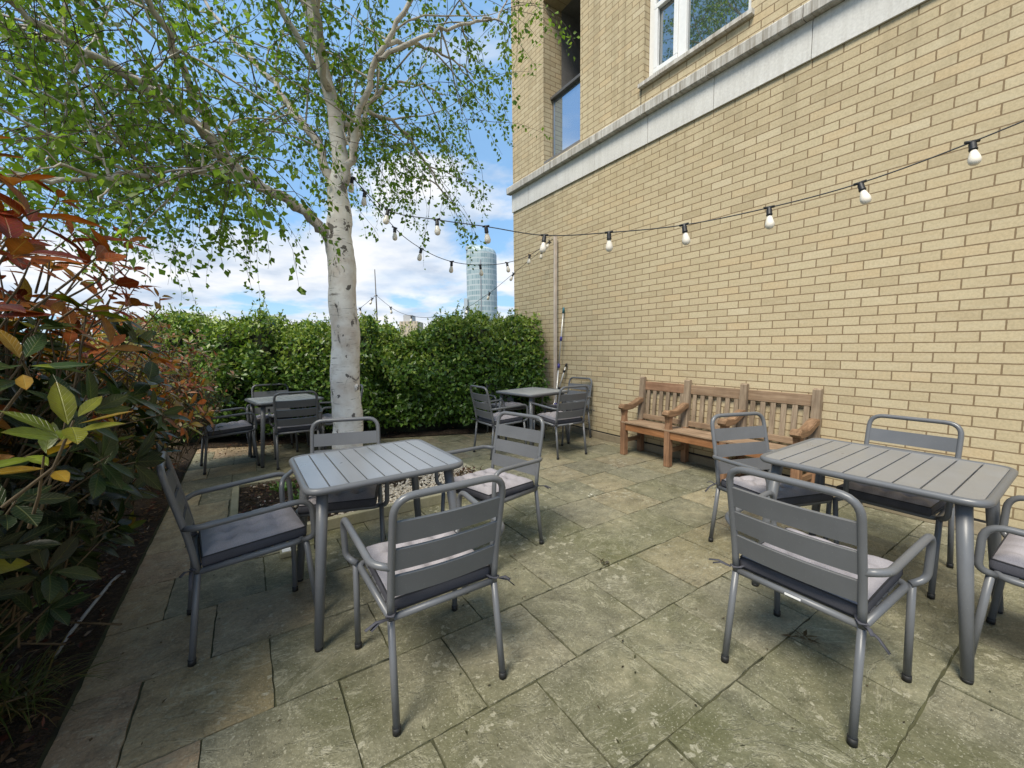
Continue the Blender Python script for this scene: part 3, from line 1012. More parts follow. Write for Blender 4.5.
MB().tube([(-.03, 0, 2.47), (.03, 0, 2.47)], .01, 6).build('hook', M_STEEL, ms)


# ------------------------------------------------------------------ chair
def make_chair():
    root = empty('garden_chair')
    r = .0135
    hw = .215
    # back frame: inverted U
    bf = MB()
    bf.tube(round_path([(-hw, -.215, .405), (-hw, -.235, .55), (-hw, -.308, .879), (hw, -.308, .879), (hw, -.235, .55), (hw, -.215, .405)], [0, .2, .075, .075, .2, 0], 6), r, 12)
    bf.build('back_frame', M_METAL, root)
    # three broad back slats
    sl = MB()
    def yb(z): return -.235 - (z - .55) * (.07 / .312)
    for z0 in (.488, .596, .704):
        m = Matrix.Translation((0, yb(z0 + .046), z0 + .046)) @ Matrix.Rotation(math.atan(.065 / .288), 4, 'X')
        # gently bowed plank
        q = MB(); n = 9
        for iz in (0, 1):
            for side in (0, 1):
                for k in range(n):
                    x = -hw + .010 + (2 * hw - .020) * k / (n - 1)
                    bow = -.012 * (1 - ((k / (n - 1)) * 2 - 1) ** 2)
                    q.v.append(m @ Vector((x, bow + (-.006 if side == 0 else .006), (-.0425 if iz == 0 else .0425))))
        def ix(iz, s, k): return (iz * 2 + s) * n + k
        for k in range(n - 1):
            q.f += [(ix(0, 0, k), ix(0, 0, k + 1), ix(1, 0, k + 1), ix(1, 0, k)), (ix(0, 1, k), ix(1, 1, k), ix(1, 1, k + 1), ix(0, 1, k + 1)),
                    (ix(0, 0, k), ix(0, 1, k), ix(0, 1, k + 1), ix(0, 0, k + 1)), (ix(1, 0, k), ix(1, 0, k + 1), ix(1, 1, k + 1), ix(1, 1, k))]
        for k in (0, n - 1): q.f.append((ix(0, 0, k), ix(1, 0, k), ix(1, 1, k), ix(0, 1, k)))
        sl.add(q.v, q.f)
    sl.build('backrest', M_METAL, root)
    # seat frame with panel
    sf = MB()
    sf.tube(round_path([(-hw, -.21, .405), (-.235, .205, .425), (.235, .205, .425), (hw, -.21, .405)], [0, .05, .05, 0], 5), r, 10)
    sf.tube([(-hw, -.213, .405), (hw, -.213, .405)], r * .95, 10)
    sf.build('seat_frame', M_METAL, root)
    ss = MB()
    for k in range(6):
        y = -.185 + k * .066
        ss.box((-.21, y, .403 + (y + .2) * .045), (.21, y + .056, .417 + (y + .2) * .045), .003)
    ss.build('seat', M_METAL, root)
    # legs
    for s in (-1, 1):
        a = (s * hw, -.216, .40); b = (s * (hw + .008), -.262, .012)
        l = MB().tube([a, b], r, 12).build('leg', M_METAL, root)
        MB().tube([(b[0] + .0, b[1] + .0017, b[2] + .014), (b[0], b[1], 0)], r + .0022, 12).build('rubber_foot', M_RUBBER, l)
        a = (s * .243, .215, .43); b = (s * .243, .252, .012)
        l = MB().tube([a, b], r, 12).build('leg', M_METAL, root)
        MB().tube([(b[0], b[1] - .0015, b[2] + .014), (b[0], b[1], 0)], r + .0022, 12).build('rubber_foot', M_RUBBER, l)
        # arm: leaves the back post, runs forward, turns down and in to the seat corner
        am = MB()
        am.tube(round_path([(s * hw, -.249, .612), (s * .272, -.205, .622), (s * .283, .242, .645), (s * .277, .248, .452), (s * .239, .205, .427)],
                           [0, .06, .075, .06, 0], 6), r, 12)
        am.build('armrest', M_METAL, root)
    # cushion
    n = 26
    cw, cy0, cy1 = .208, -.195, .222
    q = MB()
    tuft = [(u, v) for u in (.25, .5, .75) for v in (.25, .5, .75)]
    for j in range(n + 1):
        for i in range(n + 1):
            u, v = i / n, j / n
            e = min(u, 1 - u, v, 1 - v)
            z = .472 + .032 * (1 - (1 - min(1, e / .2)) ** 2.2)
            for a_, b_ in tuft:
                d2 = ((u - a_) ** 2 + (v - b_) ** 2)
                z -= .034 * math.exp(-d2 / .0048)
            # seams between the tufts
            for a_ in (.25, .5, .75):
                z -= (.009 * math.exp(-((u - a_) ** 2) / .0016) + .009 * math.exp(-((v - a_) ** 2) / .0016)) * min(1, e / .12)
            x = (u * 2 - 1) * cw; y = cy0 + (cy1 - cy0) * v
            k = 1 - .02 * math.cos((u - .5) * math.pi) if v in (0, 1) else 1
            q.v.append((x * (1 - .01 * math.sin(v * math.pi)), y, z + (v - .5) * .018))
    for j in range(n):
        for i in range(n):
            a_ = j * (n + 1) + i
            q.f.append((a_, a_ + 1, a_ + n + 2, a_ + n + 1)); q.sm.append(True)
    cu = q.build('cushion', M_CUSH, root, fix=False)
    ring = [(i, 0) for i in range(n)] + [(n, j) for j in range(n)] + [(i, n) for i in range(n, 0, -1)] + [(0, j) for j in range(n, 0, -1)]
    sd = MB()
    m = len(ring)
    cc = Vector((0, .0135))
    for lev, (dz, ex) in enumerate(((0, 0), (-.010, .005), (-.034, .006), (-.048, 0))):
        for (i, j) in ring:
            p = Vector(q.v[j * (n + 1) + i])
            d = Vector((p.x - cc.x, p.y - cc.y)); d.normalize()
            sd.v.append((p.x + d.x * ex, p.y + d.y * ex, p.z + dz))
    for lev in range(3):
        for k in range(m):
            sd.f.append((lev * m + k, (lev + 1) * m + k, (lev + 1) * m + (k + 1) % m, lev * m + (k + 1) % m)); sd.sm.append(True)
    sd.f.append(tuple(3 * m + k for k in range(m))); sd.sm.append(False)
    sd.build('side_band', M_SIDE, cu)
    pts = [Vector(q.v[j * (n + 1) + i]) for (i, j) in ring]
    pp = MB().tube(pts + [pts[0]], .0032, 6, cap=False)
    pp.build('piping', M_PIPING, cu)
    rnd = random.Random(5)
    for s in (-1, 1):
        ti = MB()
        x0, y0, z0 = s * hw, -.225, .415
        ti.tube([(s * .19, -.195, .43), (s * .2, -.215, .425), (x0, y0 - .014, z0 + .012), (x0 + s * .016, y0, z0 + .01), (x0, y0 + .016, z0 + .012)], .007, 6, flat=.45)
        for k in range(2):
            d = Vector((s * rnd.uniform(.03, .09), rnd.uniform(-.07, .0), rnd.uniform(-.05, .012)))
            ti.tube([(x0 + s * .012, y0 - .012, z0 + .008), Vector((x0 + s * .012, y0 - .012, z0 + .008)) + d * .55 + Vector((0, 0, .006)), Vector((x0 + s * .012, y0 - .012, z0)) + d], .0075, 6, flat=.3)
        ti.build('tie', M_SIDE, cu)
    return root


CH = [  # x, y, facing angle, label
    (.59, 1.615, R(0), 'grey chair with its slatted back to the camera before the blue sheen table'),
    (-.05, 2.42, R(-84), 'grey chair standing sideways beside the shrub bed, facing right to the left table'),
    (1.335, 2.335, R(104), 'grey chair on the open paving side of the left table, facing left'),
    (.455, 2.70, R(162.5), 'grey chair between the left table and the tree pit, only upper back slat showing'),
    (1.925, .665, R(-90), 'grey chair nearest the camera on the right with bow ties at its seat'),
    (2.765, 1.22, R(160.7), 'grey chair between the right table and the bench, back tilted toward the bench'),
    (3.26, .76, R(90), 'grey chair between the right table and the brick wall'),
    (2.73, .05, R(0), 'grey chair cut off at the right edge beside the right table leg'),
    (2.68, 4.44, R(-90), 'grey chair with its back to the hedge, left of the far table by the wall'),
    (3.31, 4.00, R(-2), 'grey chair at the front of the far table by the wall, back to the camera'),
    (3.93, 4.56, R(98), 'grey chair at the far table with its back against the brick wall'),
    (3.33, 5.30, R(172), 'grey chair behind the far table by the wall, in front of the hedge corner'),
    (.45, 5.52, R(-3), 'grey chair left of the birch with its back to the camera at the shaded table'),
    (-.25, 5.80, R(-82), 'grey chair half hidden by red shrub leaves at the shaded table'),
    (.24, 6.30, R(180), 'grey chair behind the shaded table, in front of the dark hedge'),
    (.93, 5.75, R(96), 'grey chair half hidden behind the birch trunk at the shaded table'),
]
proto = make_chair()
for i, (x, y, a, lab) in enumerate(CH):
    o = proto if i == 0 else copy_tree(proto)
    o.location = (x, y, .002)
    o.rotation_euler = (0, 0, a)
    tag(o, lab, 'chair', 'grey slatted garden armchairs')
    if i in (4, 9):
        MB().box((-.02, -.2302, .404), (.035, -.2288, .412)).build('label_tag', M_LABEL, o)


# ------------------------------------------------------------------ tables
def make_table(wx, wy, top):
    """slats run along y; wx, wy outer size"""
    root = empty('garden_table')
    zt = .755
    hx, hy = wx / 2, wy / 2
    fr = MB()
    c = .075
    loop = round_path([(0, -hy + .014, 0), (hx - .014, -hy + .014, 0), (hx - .014, hy - .014, 0), (-hx + .014, hy - .014, 0), (-hx + .014, -hy + .014, 0), (0, -hy + .014, 0)],
                      [0, c, c, c, c, 0], 7)
    loop = [p + Vector((0, 0, zt - .016)) for p in loop]
    fr.tube(loop, .0165, 12, cap=False)
    fr.build('rim', M_METAL, root)
    tp = MB()
    n = 9
    x0, x1 = -hx + .024, hx - .024
    wd = (x1 - x0) / n
    for k in range(n):
        a = x0 + k * wd + .0034; b = x0 + (k + 1) * wd - .0034
        inset = .028 if k in (0, n - 1) else 0
        ya, yb2 = -hy + .024, hy - .024
        if inset:
            o1 = [(a, ya + (inset if k == 0 else 0)), (a + (inset if k == 0 else 0), ya), (b - (inset if k else 0), ya), (b, ya + (inset if k else 0)),
                  (b, yb2 - (inset if k else 0)), (b - (inset if k else 0), yb2), (a + (inset if k == 0 else 0), yb2), (a, yb2 - (inset if k == 0 else 0))]
            out = []
            for p in o1:
                if not out or (abs(out[-1][0] - p[0]) + abs(out[-1][1] - p[1])) > 1e-5: out.append(p)
            if (abs(out[-1][0] - out[0][0]) + abs(out[-1][1] - out[0][1])) < 1e-5: out.pop()
            tp.prism(out, 'z', zt - .026, zt - .004)
        else:
            tp.box((a, ya, zt - .026), (b, yb2, zt - .004), .0012)
    tp.build('tabletop', top, root)
    ap = MB()
    for s in (-1, 1):
        ap.box((-hx + .10, s * (hy - .12) - .012, zt - .06), (hx - .10, s * (hy - .12) + .012, zt - .0265), .003)
    ap.box((-.015, -hy + .135, zt - .058), (.015, hy - .135, zt - .0265), .003)
    ap.build('crossbar', M_METAL, root)
    for sx in (-1, 1):
        for sy in (-1, 1):
            a = Vector((sx * (hx - .085), sy * (hy - .085), zt - .017)); b = Vector((sx * (hx - .022), sy * (hy - .022), .014))
            l = MB().tube([a, a.lerp(b, .5), b], [.0265, .024, .0195], 16).build('leg', M_METAL, root)
            MB().tube([b, Vector((b.x, b.y, 0))], [.019, .018], 14).build('rubber_foot', M_RUBBER, l)
    return root


for (wx, wy, x, y, a, lab) in (
        (.80, .72, .565, 2.30, R(1), 'grey slatted table at left centre whose top shines blue'),
        (.86, .80, 2.74, .70, R(-89), 'grey slatted table at right near the brick wall and bench'),
        (.78, .74, 3.30, 4.58, R(9), 'grey table before the hedge corner and leaning poles'),
        (.76, .74, .36, 5.88, R(10), 'grey table in the shade left of the birch trunk')):
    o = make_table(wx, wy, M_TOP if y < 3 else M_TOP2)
    o.location = (x, y, .002); o.rotation_euler = (0, 0, a)
    tag(o, lab, 'table', 'grey slatted garden tables')


# ------------------------------------------------------------------ teak bench
def make_bench():
    L0 = 1.90
    root = empty('teak_bench', (3.915, 1.54, .002), label='long weathered teak bench with four arms against the brick wall', cat='bench')
    # local: x = depth (0 front leg -> .33 wall side), y along the wall
    ys = [0.0, .640, 1.280, 1.920]
    seat = MB()
    for k in range(6):
        x = -.035 + k * .066
        seat.box((x, -.02, .405 - k * .004), (x + .056, 1.940, .425 - k * .004), .004)
    seat.build('seat', M_TEAK_GREY, root)
    for a, b_ in zip(ys[:-1], ys[1:]):
        MB().box((-.018, a + .0355, .315), (.018, b_ - .0355, .403), .004).build('front_rail', M_TEAK_WARM, root)
        MB().box((.315, a + .0355, .80), (.345, b_ - .0355, .905), .005, Matrix.Translation((.03, 0, 0))).build('top_rail', M_TEAK_PINK if a > 1.0 else M_TEAK_GREY, root)
        MB().box((.312, a + .0355, .43), (.342, b_ - .0355, .49), .004).build('lower_rail', M_TEAK_GREY, root)
        bs = MB()
        for k in range(6):
            y = a + .0355 + (b_ - a - .071) * (k + .5) / 6
            q = MB().box((-.008, y - .023, 0), (.008, y + .023, .315), .003)
            m = Matrix.Translation((.330, 0, .488)) @ Matrix.Rotation(R(5.0), 4, 'Y')
            q.v = [tuple(m @ Vector(v)) for v in q.v]
            bs.add(q.v, q.f)
        bs.build('back_slats', M_TEAK_SLAT, root)
    for i, y in enumerate(ys):
        fl = MB()
        fl.box((-.034, y - .034, .0), (.034, y + .034, .43), .005)
        # turned-in upper part that carries the arm
        fl.prism([(-.030, .428), (.030, .428), (.022, .50), (.034, .565), (-.034, .565), (-.020, .50)], 'y', y - .030, y + .030)
        fl.build('leg', M_TEAK_LEG, root)
        MB().box((.28, y - .032, .0), (.345, y + .032, .42), .005).build('leg', M_TEAK_LEG, root)
        bp_ = MB()
        bp_.prism([(.285, .418), (.348, .418), (.352, .60), (.368, .955), (.345, .968), (.318, .955), (.305, .70), (.290, .52)], 'y', y - .033, y + .033)
        bp_.build('back_post', M_TEAK_SLAT, root)
        MB().box((.034, y - .016, .155), (.28, y + .016, .205), .003).build('stretcher', M_TEAK_ARM, root)
        ar = MB()
        o = [(.315, .70), (.25, .690), (.18, .655), (.10, .628), (.03, .632), (-.03, .642), (-.065, .625), (-.075, .597), (-.06, .575), (-.03, .566), (.05, .566), (.12, .572), (.20, .60), (.27, .635), (.312, .642)]
        ar.prism(list(reversed(o)), 'y', y - .042, y + .042)
        bm = bmesh.new()
        vs = [bm.verts.new(v) for v in ar.v]
        for f in ar.f: bm.faces.new([vs[k] for k in f])
        bmesh.ops.recalc_face_normals(bm, faces=bm.faces)
        bmesh.ops.bevel(bm, geom=[e for e in bm.edges if abs(e.verts[0].co.y - e.verts[1].co.y) < 1e-5], offset=.007, segments=2, affect='EDGES')
        a2 = MB(); a2.bm(bm)
        a2.build('armrest', M_TEAK_ARM, root)
    return root


make_bench()


# ------------------------------------------------------------------ birch
class Tree:
    def __init__(self):
        self.wood = MB(); self.twig = MB()
        self.P, self.D, self.N, self.L, self.W, self.C = [], [], [], [], [], []


TR = Tree()
trnd = random.Random(11)


def curve(pts, sub=5):
    pts = [Vector(p) for p in pts]
    out = []
    for i in range(len(pts) - 1):
        p0, p1, p2, p3 = (pts[max(0, min(len(pts) - 1, k))] for k in (i - 1, i, i + 1, i + 2))
        for k in range(sub):
            t = k / sub
            out.append(.5 * ((2 * p1) + (p2 - p0) * t + (2 * p0 - 5 * p1 + 4 * p2 - p3) * t * t + (3 * p1 - p0 - 3 * p2 + p3) * t ** 3))
    out.append(pts[-1])
    return out


def limb(pts, r0, r1, sub=6, wob=.012, n=12, mb=None):
    c = curve(pts, sub)
    m = len(c)
    rad = [r0 + (r1 - r0) * (i / (m - 1)) ** .8 for i in range(m)]
    c = [p + Vector((trnd.gauss(0, 1), trnd.gauss(0, 1), trnd.gauss(0, 1))) * wob * (0 if i == 0 else 1) for i, p in enumerate(c)]
    (mb or TR.wood).tube(c, rad, n, cap=True)
    return c


GREENS = [(.135, .22, .030), (.155, .25, .040), (.10, .18, .024), (.19, .28, .055), (.08, .145, .024), (.16, .23, .042)]


def leaf(p, d):
    TR.P.append(tuple(p)); TR.D.append((d.x, d.y, d.z))
    TR.N.append((trnd.gauss(0, 1), trnd.gauss(0, 1), trnd.gauss(.5, 1)))
    L = trnd.uniform(.030, .058)
    TR.L.append(L); TR.W.append(L * trnd.uniform(.62, .85))
    g = trnd.choice(GREENS); k = trnd.uniform(.75, 1.25)
    TR.C.append((g[0] * k, g[1] * k, g[2] * k))


def inside(p):
    """keep the crown clear of the building and of the camera"""
    return not (p.x > 3.1 and p.y > -.5) and (p - Vector((0, 0, 1.38))).length > 1.25 and p.z > 1.75


def twig(p, d, ln, droop, nl, r=.0035):
    """thin drooping shoot with leaves"""
    pts = [p.copy()]
    d = d.normalized()
    k = max(4, int(ln / .09))
    st = ln / k
    for i in range(k):
        d = (d + Vector((trnd.gauss(0, .16), trnd.gauss(0, .16), trnd.gauss(0, .10) - droop * st))).normalized()
        pts.append(pts[-1] + d * st)
    if not all(inside(q) for q in pts): return None
    TR.twig.tube(pts, [r * (1 - .7 * i / k) for i in range(k + 1)], 3, cap=False)
    for _ in range(nl):
        t = trnd.uniform(.08, 1.0) ** .8 * k
        i = min(int(t), k - 1)
        q = pts[i].lerp(pts[i + 1], t - i)
        dd = Vector((trnd.gauss(0, .6), trnd.gauss(0, .6), trnd.gauss(-.55, .5)))
        dd.normalize()
        leaf(q + dd * trnd.uniform(.01, .05), dd)
    return pts


def branch(p, d, ln, r, twigs, nl, droop=.5, tl=(.4, 1.0)):
    pts = [p.copy()]
    d = d.normalized()
    k = 7
    for i in range(k):
        d = (d + Vector((trnd.gauss(0, .14), trnd.gauss(0, .14), trnd.gauss(0, .12) - droop * ln / k * .5))).normalized()
        pts.append(pts[-1] + d * ln / k)
    if not all(inside(q) for q in pts): return
    TR.wood.tube(pts, [r * (1 - .75 * i / k) for i in range(k + 1)], 6, cap=False)
    for j in range(twigs):
        t = (j + trnd.random()) / twigs * (k - .01)
        t = 1.0 + t * (k - 1.01) / k
        i = min(int(t), k - 1)
        q = pts[i].lerp(pts[i + 1], t - i)
        dd = (d * .5 + Vector((trnd.gauss(0, .8), trnd.gauss(0, .8), trnd.gauss(-.05, .5))))
        twig(q, dd, trnd.uniform(*tl), trnd.uniform(.6, 2.6), nl)
    twig(pts[-1], d, trnd.uniform(*tl), 1.0, nl)


TRUNK = [(.785, 4.2, 0), (.785, 4.2, .4), (.784, 4.2, .75), (.80, 4.2, 1.4), (.803, 4.2, 1.84), (.795, 4.2, 2.30), (.80, 4.2, 2.6), (.815, 4.2, 2.9), (.84, 4.21, 3.22), (.79, 4.2, 3.6), (.71, 4.2, 4.04),
         (.62, 4.2, 4.45), (.52, 4.25, 5.2), (.45, 4.3, 6.2), (.50, 4.3, 7.4), (.55, 4.35, 8.8)]
TRAD = [.165, .145, .138, .130, .125, .125, .110, .082, .070, .060, .052, .047, .046, .036, .024, .01]
c = curve(TRUNK, 8)
rr = []
for i in range(len(c)):
    t = i / 8; k = min(int(t), len(TRAD) - 2)
    rr.append((TRAD[k] + (TRAD[k + 1] - TRAD[k]) * (t - k)) * (1 + .035 * math.sin(i * 1.9) * math.sin(i * .7)))
tk = MB().tube([p + Vector((.010 * math.sin(i * .55), 0, 0)) for i, p in enumerate(c)], rr, 24)
# burrs and branch collars
for (z, a, s) in ((1.62, 20, .035), (1.0, 300, .025), (1.55, 15, .03)):
    p = Vector((.80 + .125 * math.cos(R(a)), 4.2 + .125 * math.sin(R(a)), z))
    bm = bmesh.new(); bmesh.ops.create_icosphere(bm, subdivisions=2, radius=s)
    for v in bm.verts: v.co = Vector((v.co.x * 1.0, v.co.y, v.co.z * 1.4)) * trnd.uniform(.85, 1.15) + p
    tk.bm(bm, True)

LIMBS = {
    'left': ([(.76, 4.2, 2.36), (.62, 4.15, 2.48), (.46, 4.1, 2.61), (.18, 4.0, 2.71), (-.05, 3.9, 2.84), (-.24, 3.8, 3.0), (-.44, 3.7, 3.09), (-.62, 3.58, 3.14), (-.80, 3.45, 3.17), (-1.05, 3.3, 3.22), (-1.5, 3.1, 3.3)], .068, .014),
    'left2': ([(.06, 3.96, 2.77), (-.18, 3.8, 2.68), (-.39, 3.6, 2.49), (-.53, 3.4, 2.45), (-.8, 3.1, 2.25), (-1.0, 2.85, 2.2)], .032, .010),
    'left3': ([(-.30, 3.76, 3.03), (-.62, 4.0, 3.32), (-.92, 4.3, 3.55), (-1.24, 4.6, 3.72), (-1.7, 4.9, 3.96)], .035, .012),
    'left4': ([(-.10, 3.88, 2.88), (-.25, 3.6, 3.25), (-.45, 3.2, 3.6), (-.7, 2.7, 3.85), (-.9, 2.2, 4.0)], .035, .010),
    'left5': ([(.10, 3.97, 2.76), (-.15, 4.3, 3.0), (-.5, 4.8, 3.2), (-.9, 5.3, 3.3), (-1.4, 5.7, 3.35)], .035, .010),
    'right': ([(.83, 4.18, 2.80), (.90, 4.12, 3.05), (.99, 4.02, 3.50), (1.13, 3.87, 3.93), (1.36, 3.7, 4.36), (1.52, 3.55, 4.9), (1.6, 3.5, 5.5)], .052, .012),
    'right2': ([(.84, 4.2, 3.35), (.98, 4.25, 3.58), (1.2, 4.3, 3.69), (1.51, 4.4, 3.66), (1.78, 4.5, 3.45), (2.10, 4.6, 3.12)], .040, .008),
    'right3': ([(1.13, 3.87, 3.93), (1.46, 3.7, 4.11), (1.80, 3.6, 4.30), (2.05, 3.55, 4.42), (2.2, 3.5, 4.42)], .028, .008),
    'up': ([(.77, 4.24, 2.75), (.69, 4.32, 3.23), (.50, 4.5, 3.6), (.28, 4.8, 4.06), (.01, 5.1, 4.49), (-.25, 5.3, 5.0)], .062, .014),
    'front': ([(.76, 4.15, 3.7), (.60, 3.7, 4.15), (.40, 3.1, 4.5), (.15, 2.5, 4.7), (-.1, 2.0, 4.75)], .040, .010),
    'front2': ([(.66, 4.15, 4.2), (.75, 3.6, 4.7), (.9, 3.0, 5.0), (1.1, 2.5, 5.1)], .034, .010),
    'back': ([(.86, 4.3, 3.3), (1.1, 4.8, 3.7), (1.3, 5.3, 4.0), (1.5, 5.8, 4.1)], .036, .010),
    'right4': ([(.93, 4.1, 3.2), (1.15, 4.3, 3.75), (1.5, 4.6, 4.2), (1.9, 4.9, 4.5), (2.3, 5.1, 4.6)], .032, .009),
    'right5': ([(1.2, 3.82, 4.05), (1.6, 4.1, 4.35), (2.0, 4.3, 4.5), (2.45, 4.5, 4.45)], .028, .008),
    'high1': ([(.50, 4.25, 5.4), (.3, 4.7, 6.6), (0, 5.3, 7.6), (-.3, 5.8, 8.4), (-.6, 6.2, 9.0)], .035, .01),
    'high4': ([(.50, 4.3, 7.2), (.35, 5.0, 8.2), (.05, 5.6, 9.0), (.3, 6.2, 9.6)], .03, .01),
    'high2': ([(.46, 4.3, 5.8), (.9, 4.6, 6.5), (1.4, 4.9, 7.0), (1.8, 5.2, 7.1)], .035, .01),
    'high3': ([(.46, 4.3, 6.3), (.3, 3.7, 7.0), (.1, 3.1, 7.4), (-.1, 2.6, 7.5)], .03, .01),
    'leftup': ([(.68, 4.25, 3.9), (.3, 4.15, 4.4), (-.1, 4.0, 4.8), (-.5, 3.9, 5.0), (-.9, 3.8, 5.1)], .036, .010),
}
lines = {}
for k, (pts, r0, r1) in LIMBS.items():
    lines[k] = limb(pts, r0 * .8, r1 * .8)
lines['top'] = [p for p in c if p.z > 3.9]
NB = {'left': 22, 'left2': 15, 'left3': 16, 'left4': 12, 'left5': 16, 'right': 9, 'right2': 8, 'right3': 6, 'right4': 7, 'right5': 5, 'up': 12, 'front': 9, 'front2': 6, 'back': 12, 'leftup': 11, 'top': 16, 'high1': 22, 'high4': 12, 'high2': 7, 'high3': 7}
for k, ln in lines.items():
    m = len(ln)
    for j in range(NB[k]):
        t = .22 + .78 * (j + trnd.random()) / NB[k]
        i = min(int(t * (m - 1)), m - 2)
        d = (ln[i + 1] - ln[i]).normalized()
        side = Vector((trnd.gauss(0, 1), trnd.gauss(0, 1), trnd.gauss(.25, .6)))
        branch(ln[i], d * .7 + side * .8, trnd.uniform(.55, 1.15), .010, 6, 24)
    twig(ln[-1], ln[-1] - ln[-2], .6, 1.0, 24)
# long weeping shoots right of the trunk
for (x, y, z, ln, nl) in ((1.75, 4.5, 3.45, 1.0, 30), (2.05, 4.6, 3.2, 1.0, 26), (1.55, 4.42, 3.62, 1.1, 26), (1.95, 4.5, 3.3, .9, 26), (1.35, 4.35, 3.66, .8, 22), (2.1, 4.6, 3.12, .7, 20),
                          (2.2, 3.5, 4.42, .8, 26), (2.32, 3.45, 4.4, .9, 30), (2.15, 3.5, 4.42, .7, 30), (1.2, 4.3, 3.68, .9, 22), (1.85, 4.5, 3.4, 1.15, 30), (1.6, 4.4, 3.6, 1.3, 22)):
    twig(Vector((x, y, z)), Vector((trnd.gauss(.1, .5), trnd.gauss(-.1, .4), -.3)), ln, 2.5, nl)

for k, num in (('left', 26), ('left2', 30), ('left3', 16), ('left5', 34), ('back', 8), ('right2', 3)):
    ln = lines[k]
    for _ in range(num):
        i = trnd.randrange(len(ln) // 3, len(ln))
        q = ln[i] + Vector((trnd.gauss(0, .3), trnd.gauss(0, .35), trnd.uniform(-.25, .1)))
        twig(q, Vector((trnd.gauss(0, .6), trnd.gauss(0, .6), -.35)), trnd.uniform(.5, 1.25), 2.5, 26, .0028)

birch = empty('birch_tree', (.785, 4.2, 0), label='white barked birch with spreading green crown beside the tree pit gravel', cat='tree')
def shift(mb): mb.v = [(x - .785, y - 4.2, z) for x, y, z in mb.v]; return mb
trunk = shift(tk).build('trunk', M_BARK, birch, fix=False)
shift(TR.wood).build('limbs', M_LIMB, birch, fix=False)
shift(TR.twig).build('twigs', M_TWIG, birch, fix=False)
P = np.array(TR.P) - np.array([.785, 4.2, 0])
leaf_mesh('crown', M_LEAF_BIRCH, P, TR.D, TR.N, TR.L, TR.W, TR.C, birch)
print('birch leaves', len(TR.P))


# ------------------------------------------------------------------ hedge
hr = np.random.default_rng(4)
HA, HB = np.array([-1.6, 7.75]), np.array([4.12, 5.55])       # front foot of the hedge
hd = (HB - HA) / np.linalg.norm(HB - HA); hn = np.array([hd[1], -hd[0]])   # hn faces the camera
hlen = np.linalg.norm(HB - HA)


def hedge_h(s):
    return 1.63 + .10 * np.sin(s * 1.9 + .4) * np.sin(s * .83 + 1) + .09 * np.sin(s * 4.3) + .06 * np.sin(s * 9.1 + 1) * np.sin(s * 2.2) + .04 * np.sin(s * 17.3) + .10 * np.exp(-((s - 5.1) / .7) ** 2)


def hedge_pt(s, q, dep):
    """s along, q 0..1 around the section from the foot over the top to the back"""
    H = hedge_h(s)
    out = .11 + .20 * np.sin(s * 2.7 + q * 5) * np.sin(q * 9 + s * 1.3) + .12 * np.sin(s * 6 + q * 13) * np.sin(s * 3.7 - q * 8) + .05 * np.sin(s * 13 + q * 3)
    a = np.clip(q / .72, 0, 1)
    z = np.where(q < .72, .10 + (H - .10) * a, H + .0 * q)
    prof = np.where(q < .72, .16 * np.sin(a * np.pi * .95) - .34 * np.clip(a - .62, 0, 1) ** 1.6 * 3.6, -.22 - (q - .72) / .28 * 1.0)
    n2 = prof + np.where(q < .72, out * (1 - .3 * a), 0)
    x = HA[0] + hd[0] * s + hn[0] * (n2 - dep); y = HA[1] + hd[1] * s + hn[1] * (n2 - dep)
    z = z + np.where(q > .6, out * .35, 0) - np.where(q > .72, dep, 0)
    return np.stack([x, y, z], -1)


hedge = empty('laurel_hedge', (HA[0], HA[1], 0), label='dense green hedge across the back with sprigs along its top', cat='hedge')
hb = MB(); ns, nq = 90, 26
for i in range(ns + 1):
    for j in range(nq + 1):
        p = hedge_pt(np.array(hlen * i / ns), np.array(j / nq), .16)
        hb.v.append((p[0] - HA[0] + hr.normal() * .02, p[1] - HA[1] + hr.normal() * .02, max(0, p[2] + hr.normal() * .02) if j else 0))
for i in range(ns):
    for j in range(nq):
        a = i * (nq + 1) + j
        hb.f.append((a, a + 1, a + nq + 2, a + nq + 1)); hb.sm.append(True)
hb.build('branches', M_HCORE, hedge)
n = 34000
s = hr.uniform(-.05, hlen + .06, n); q = hr.uniform(.02, 1, n) ** .9
dep = np.abs(hr.normal(0, .13, n)) - .10
P = hedge_pt(s, q, dep)
Nn = np.stack([np.full(n, hn[0]), np.full(n, hn[1]), np.full(n, .7)], -1) + hr.normal(size=(n, 3)) * .75
Dd = np.stack([hn[0] * .3 + hr.normal(size=n) * .7, hn[1] * .3 + hr.normal(size=n) * .7, hr.normal(.1, .7, n)], -1)
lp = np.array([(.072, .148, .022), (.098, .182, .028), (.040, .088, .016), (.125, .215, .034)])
new = np.array([(.21, .29, .045), (.25, .33, .06)])  # fresh shoot tones; also put the lit look of the top into leaf colour
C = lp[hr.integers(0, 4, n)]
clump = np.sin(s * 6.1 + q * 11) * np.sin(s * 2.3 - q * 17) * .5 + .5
is_lit = hr.random(n) < np.clip((q - .30) * 1.6, 0.03, .8) * (.35 + clump * .8)
C = np.where(is_lit[:, None], new[hr.integers(0, 2, n)], C) * hr.uniform(.7, 1.25, (n, 1))
Lh = hr.uniform(.05, .10, n)
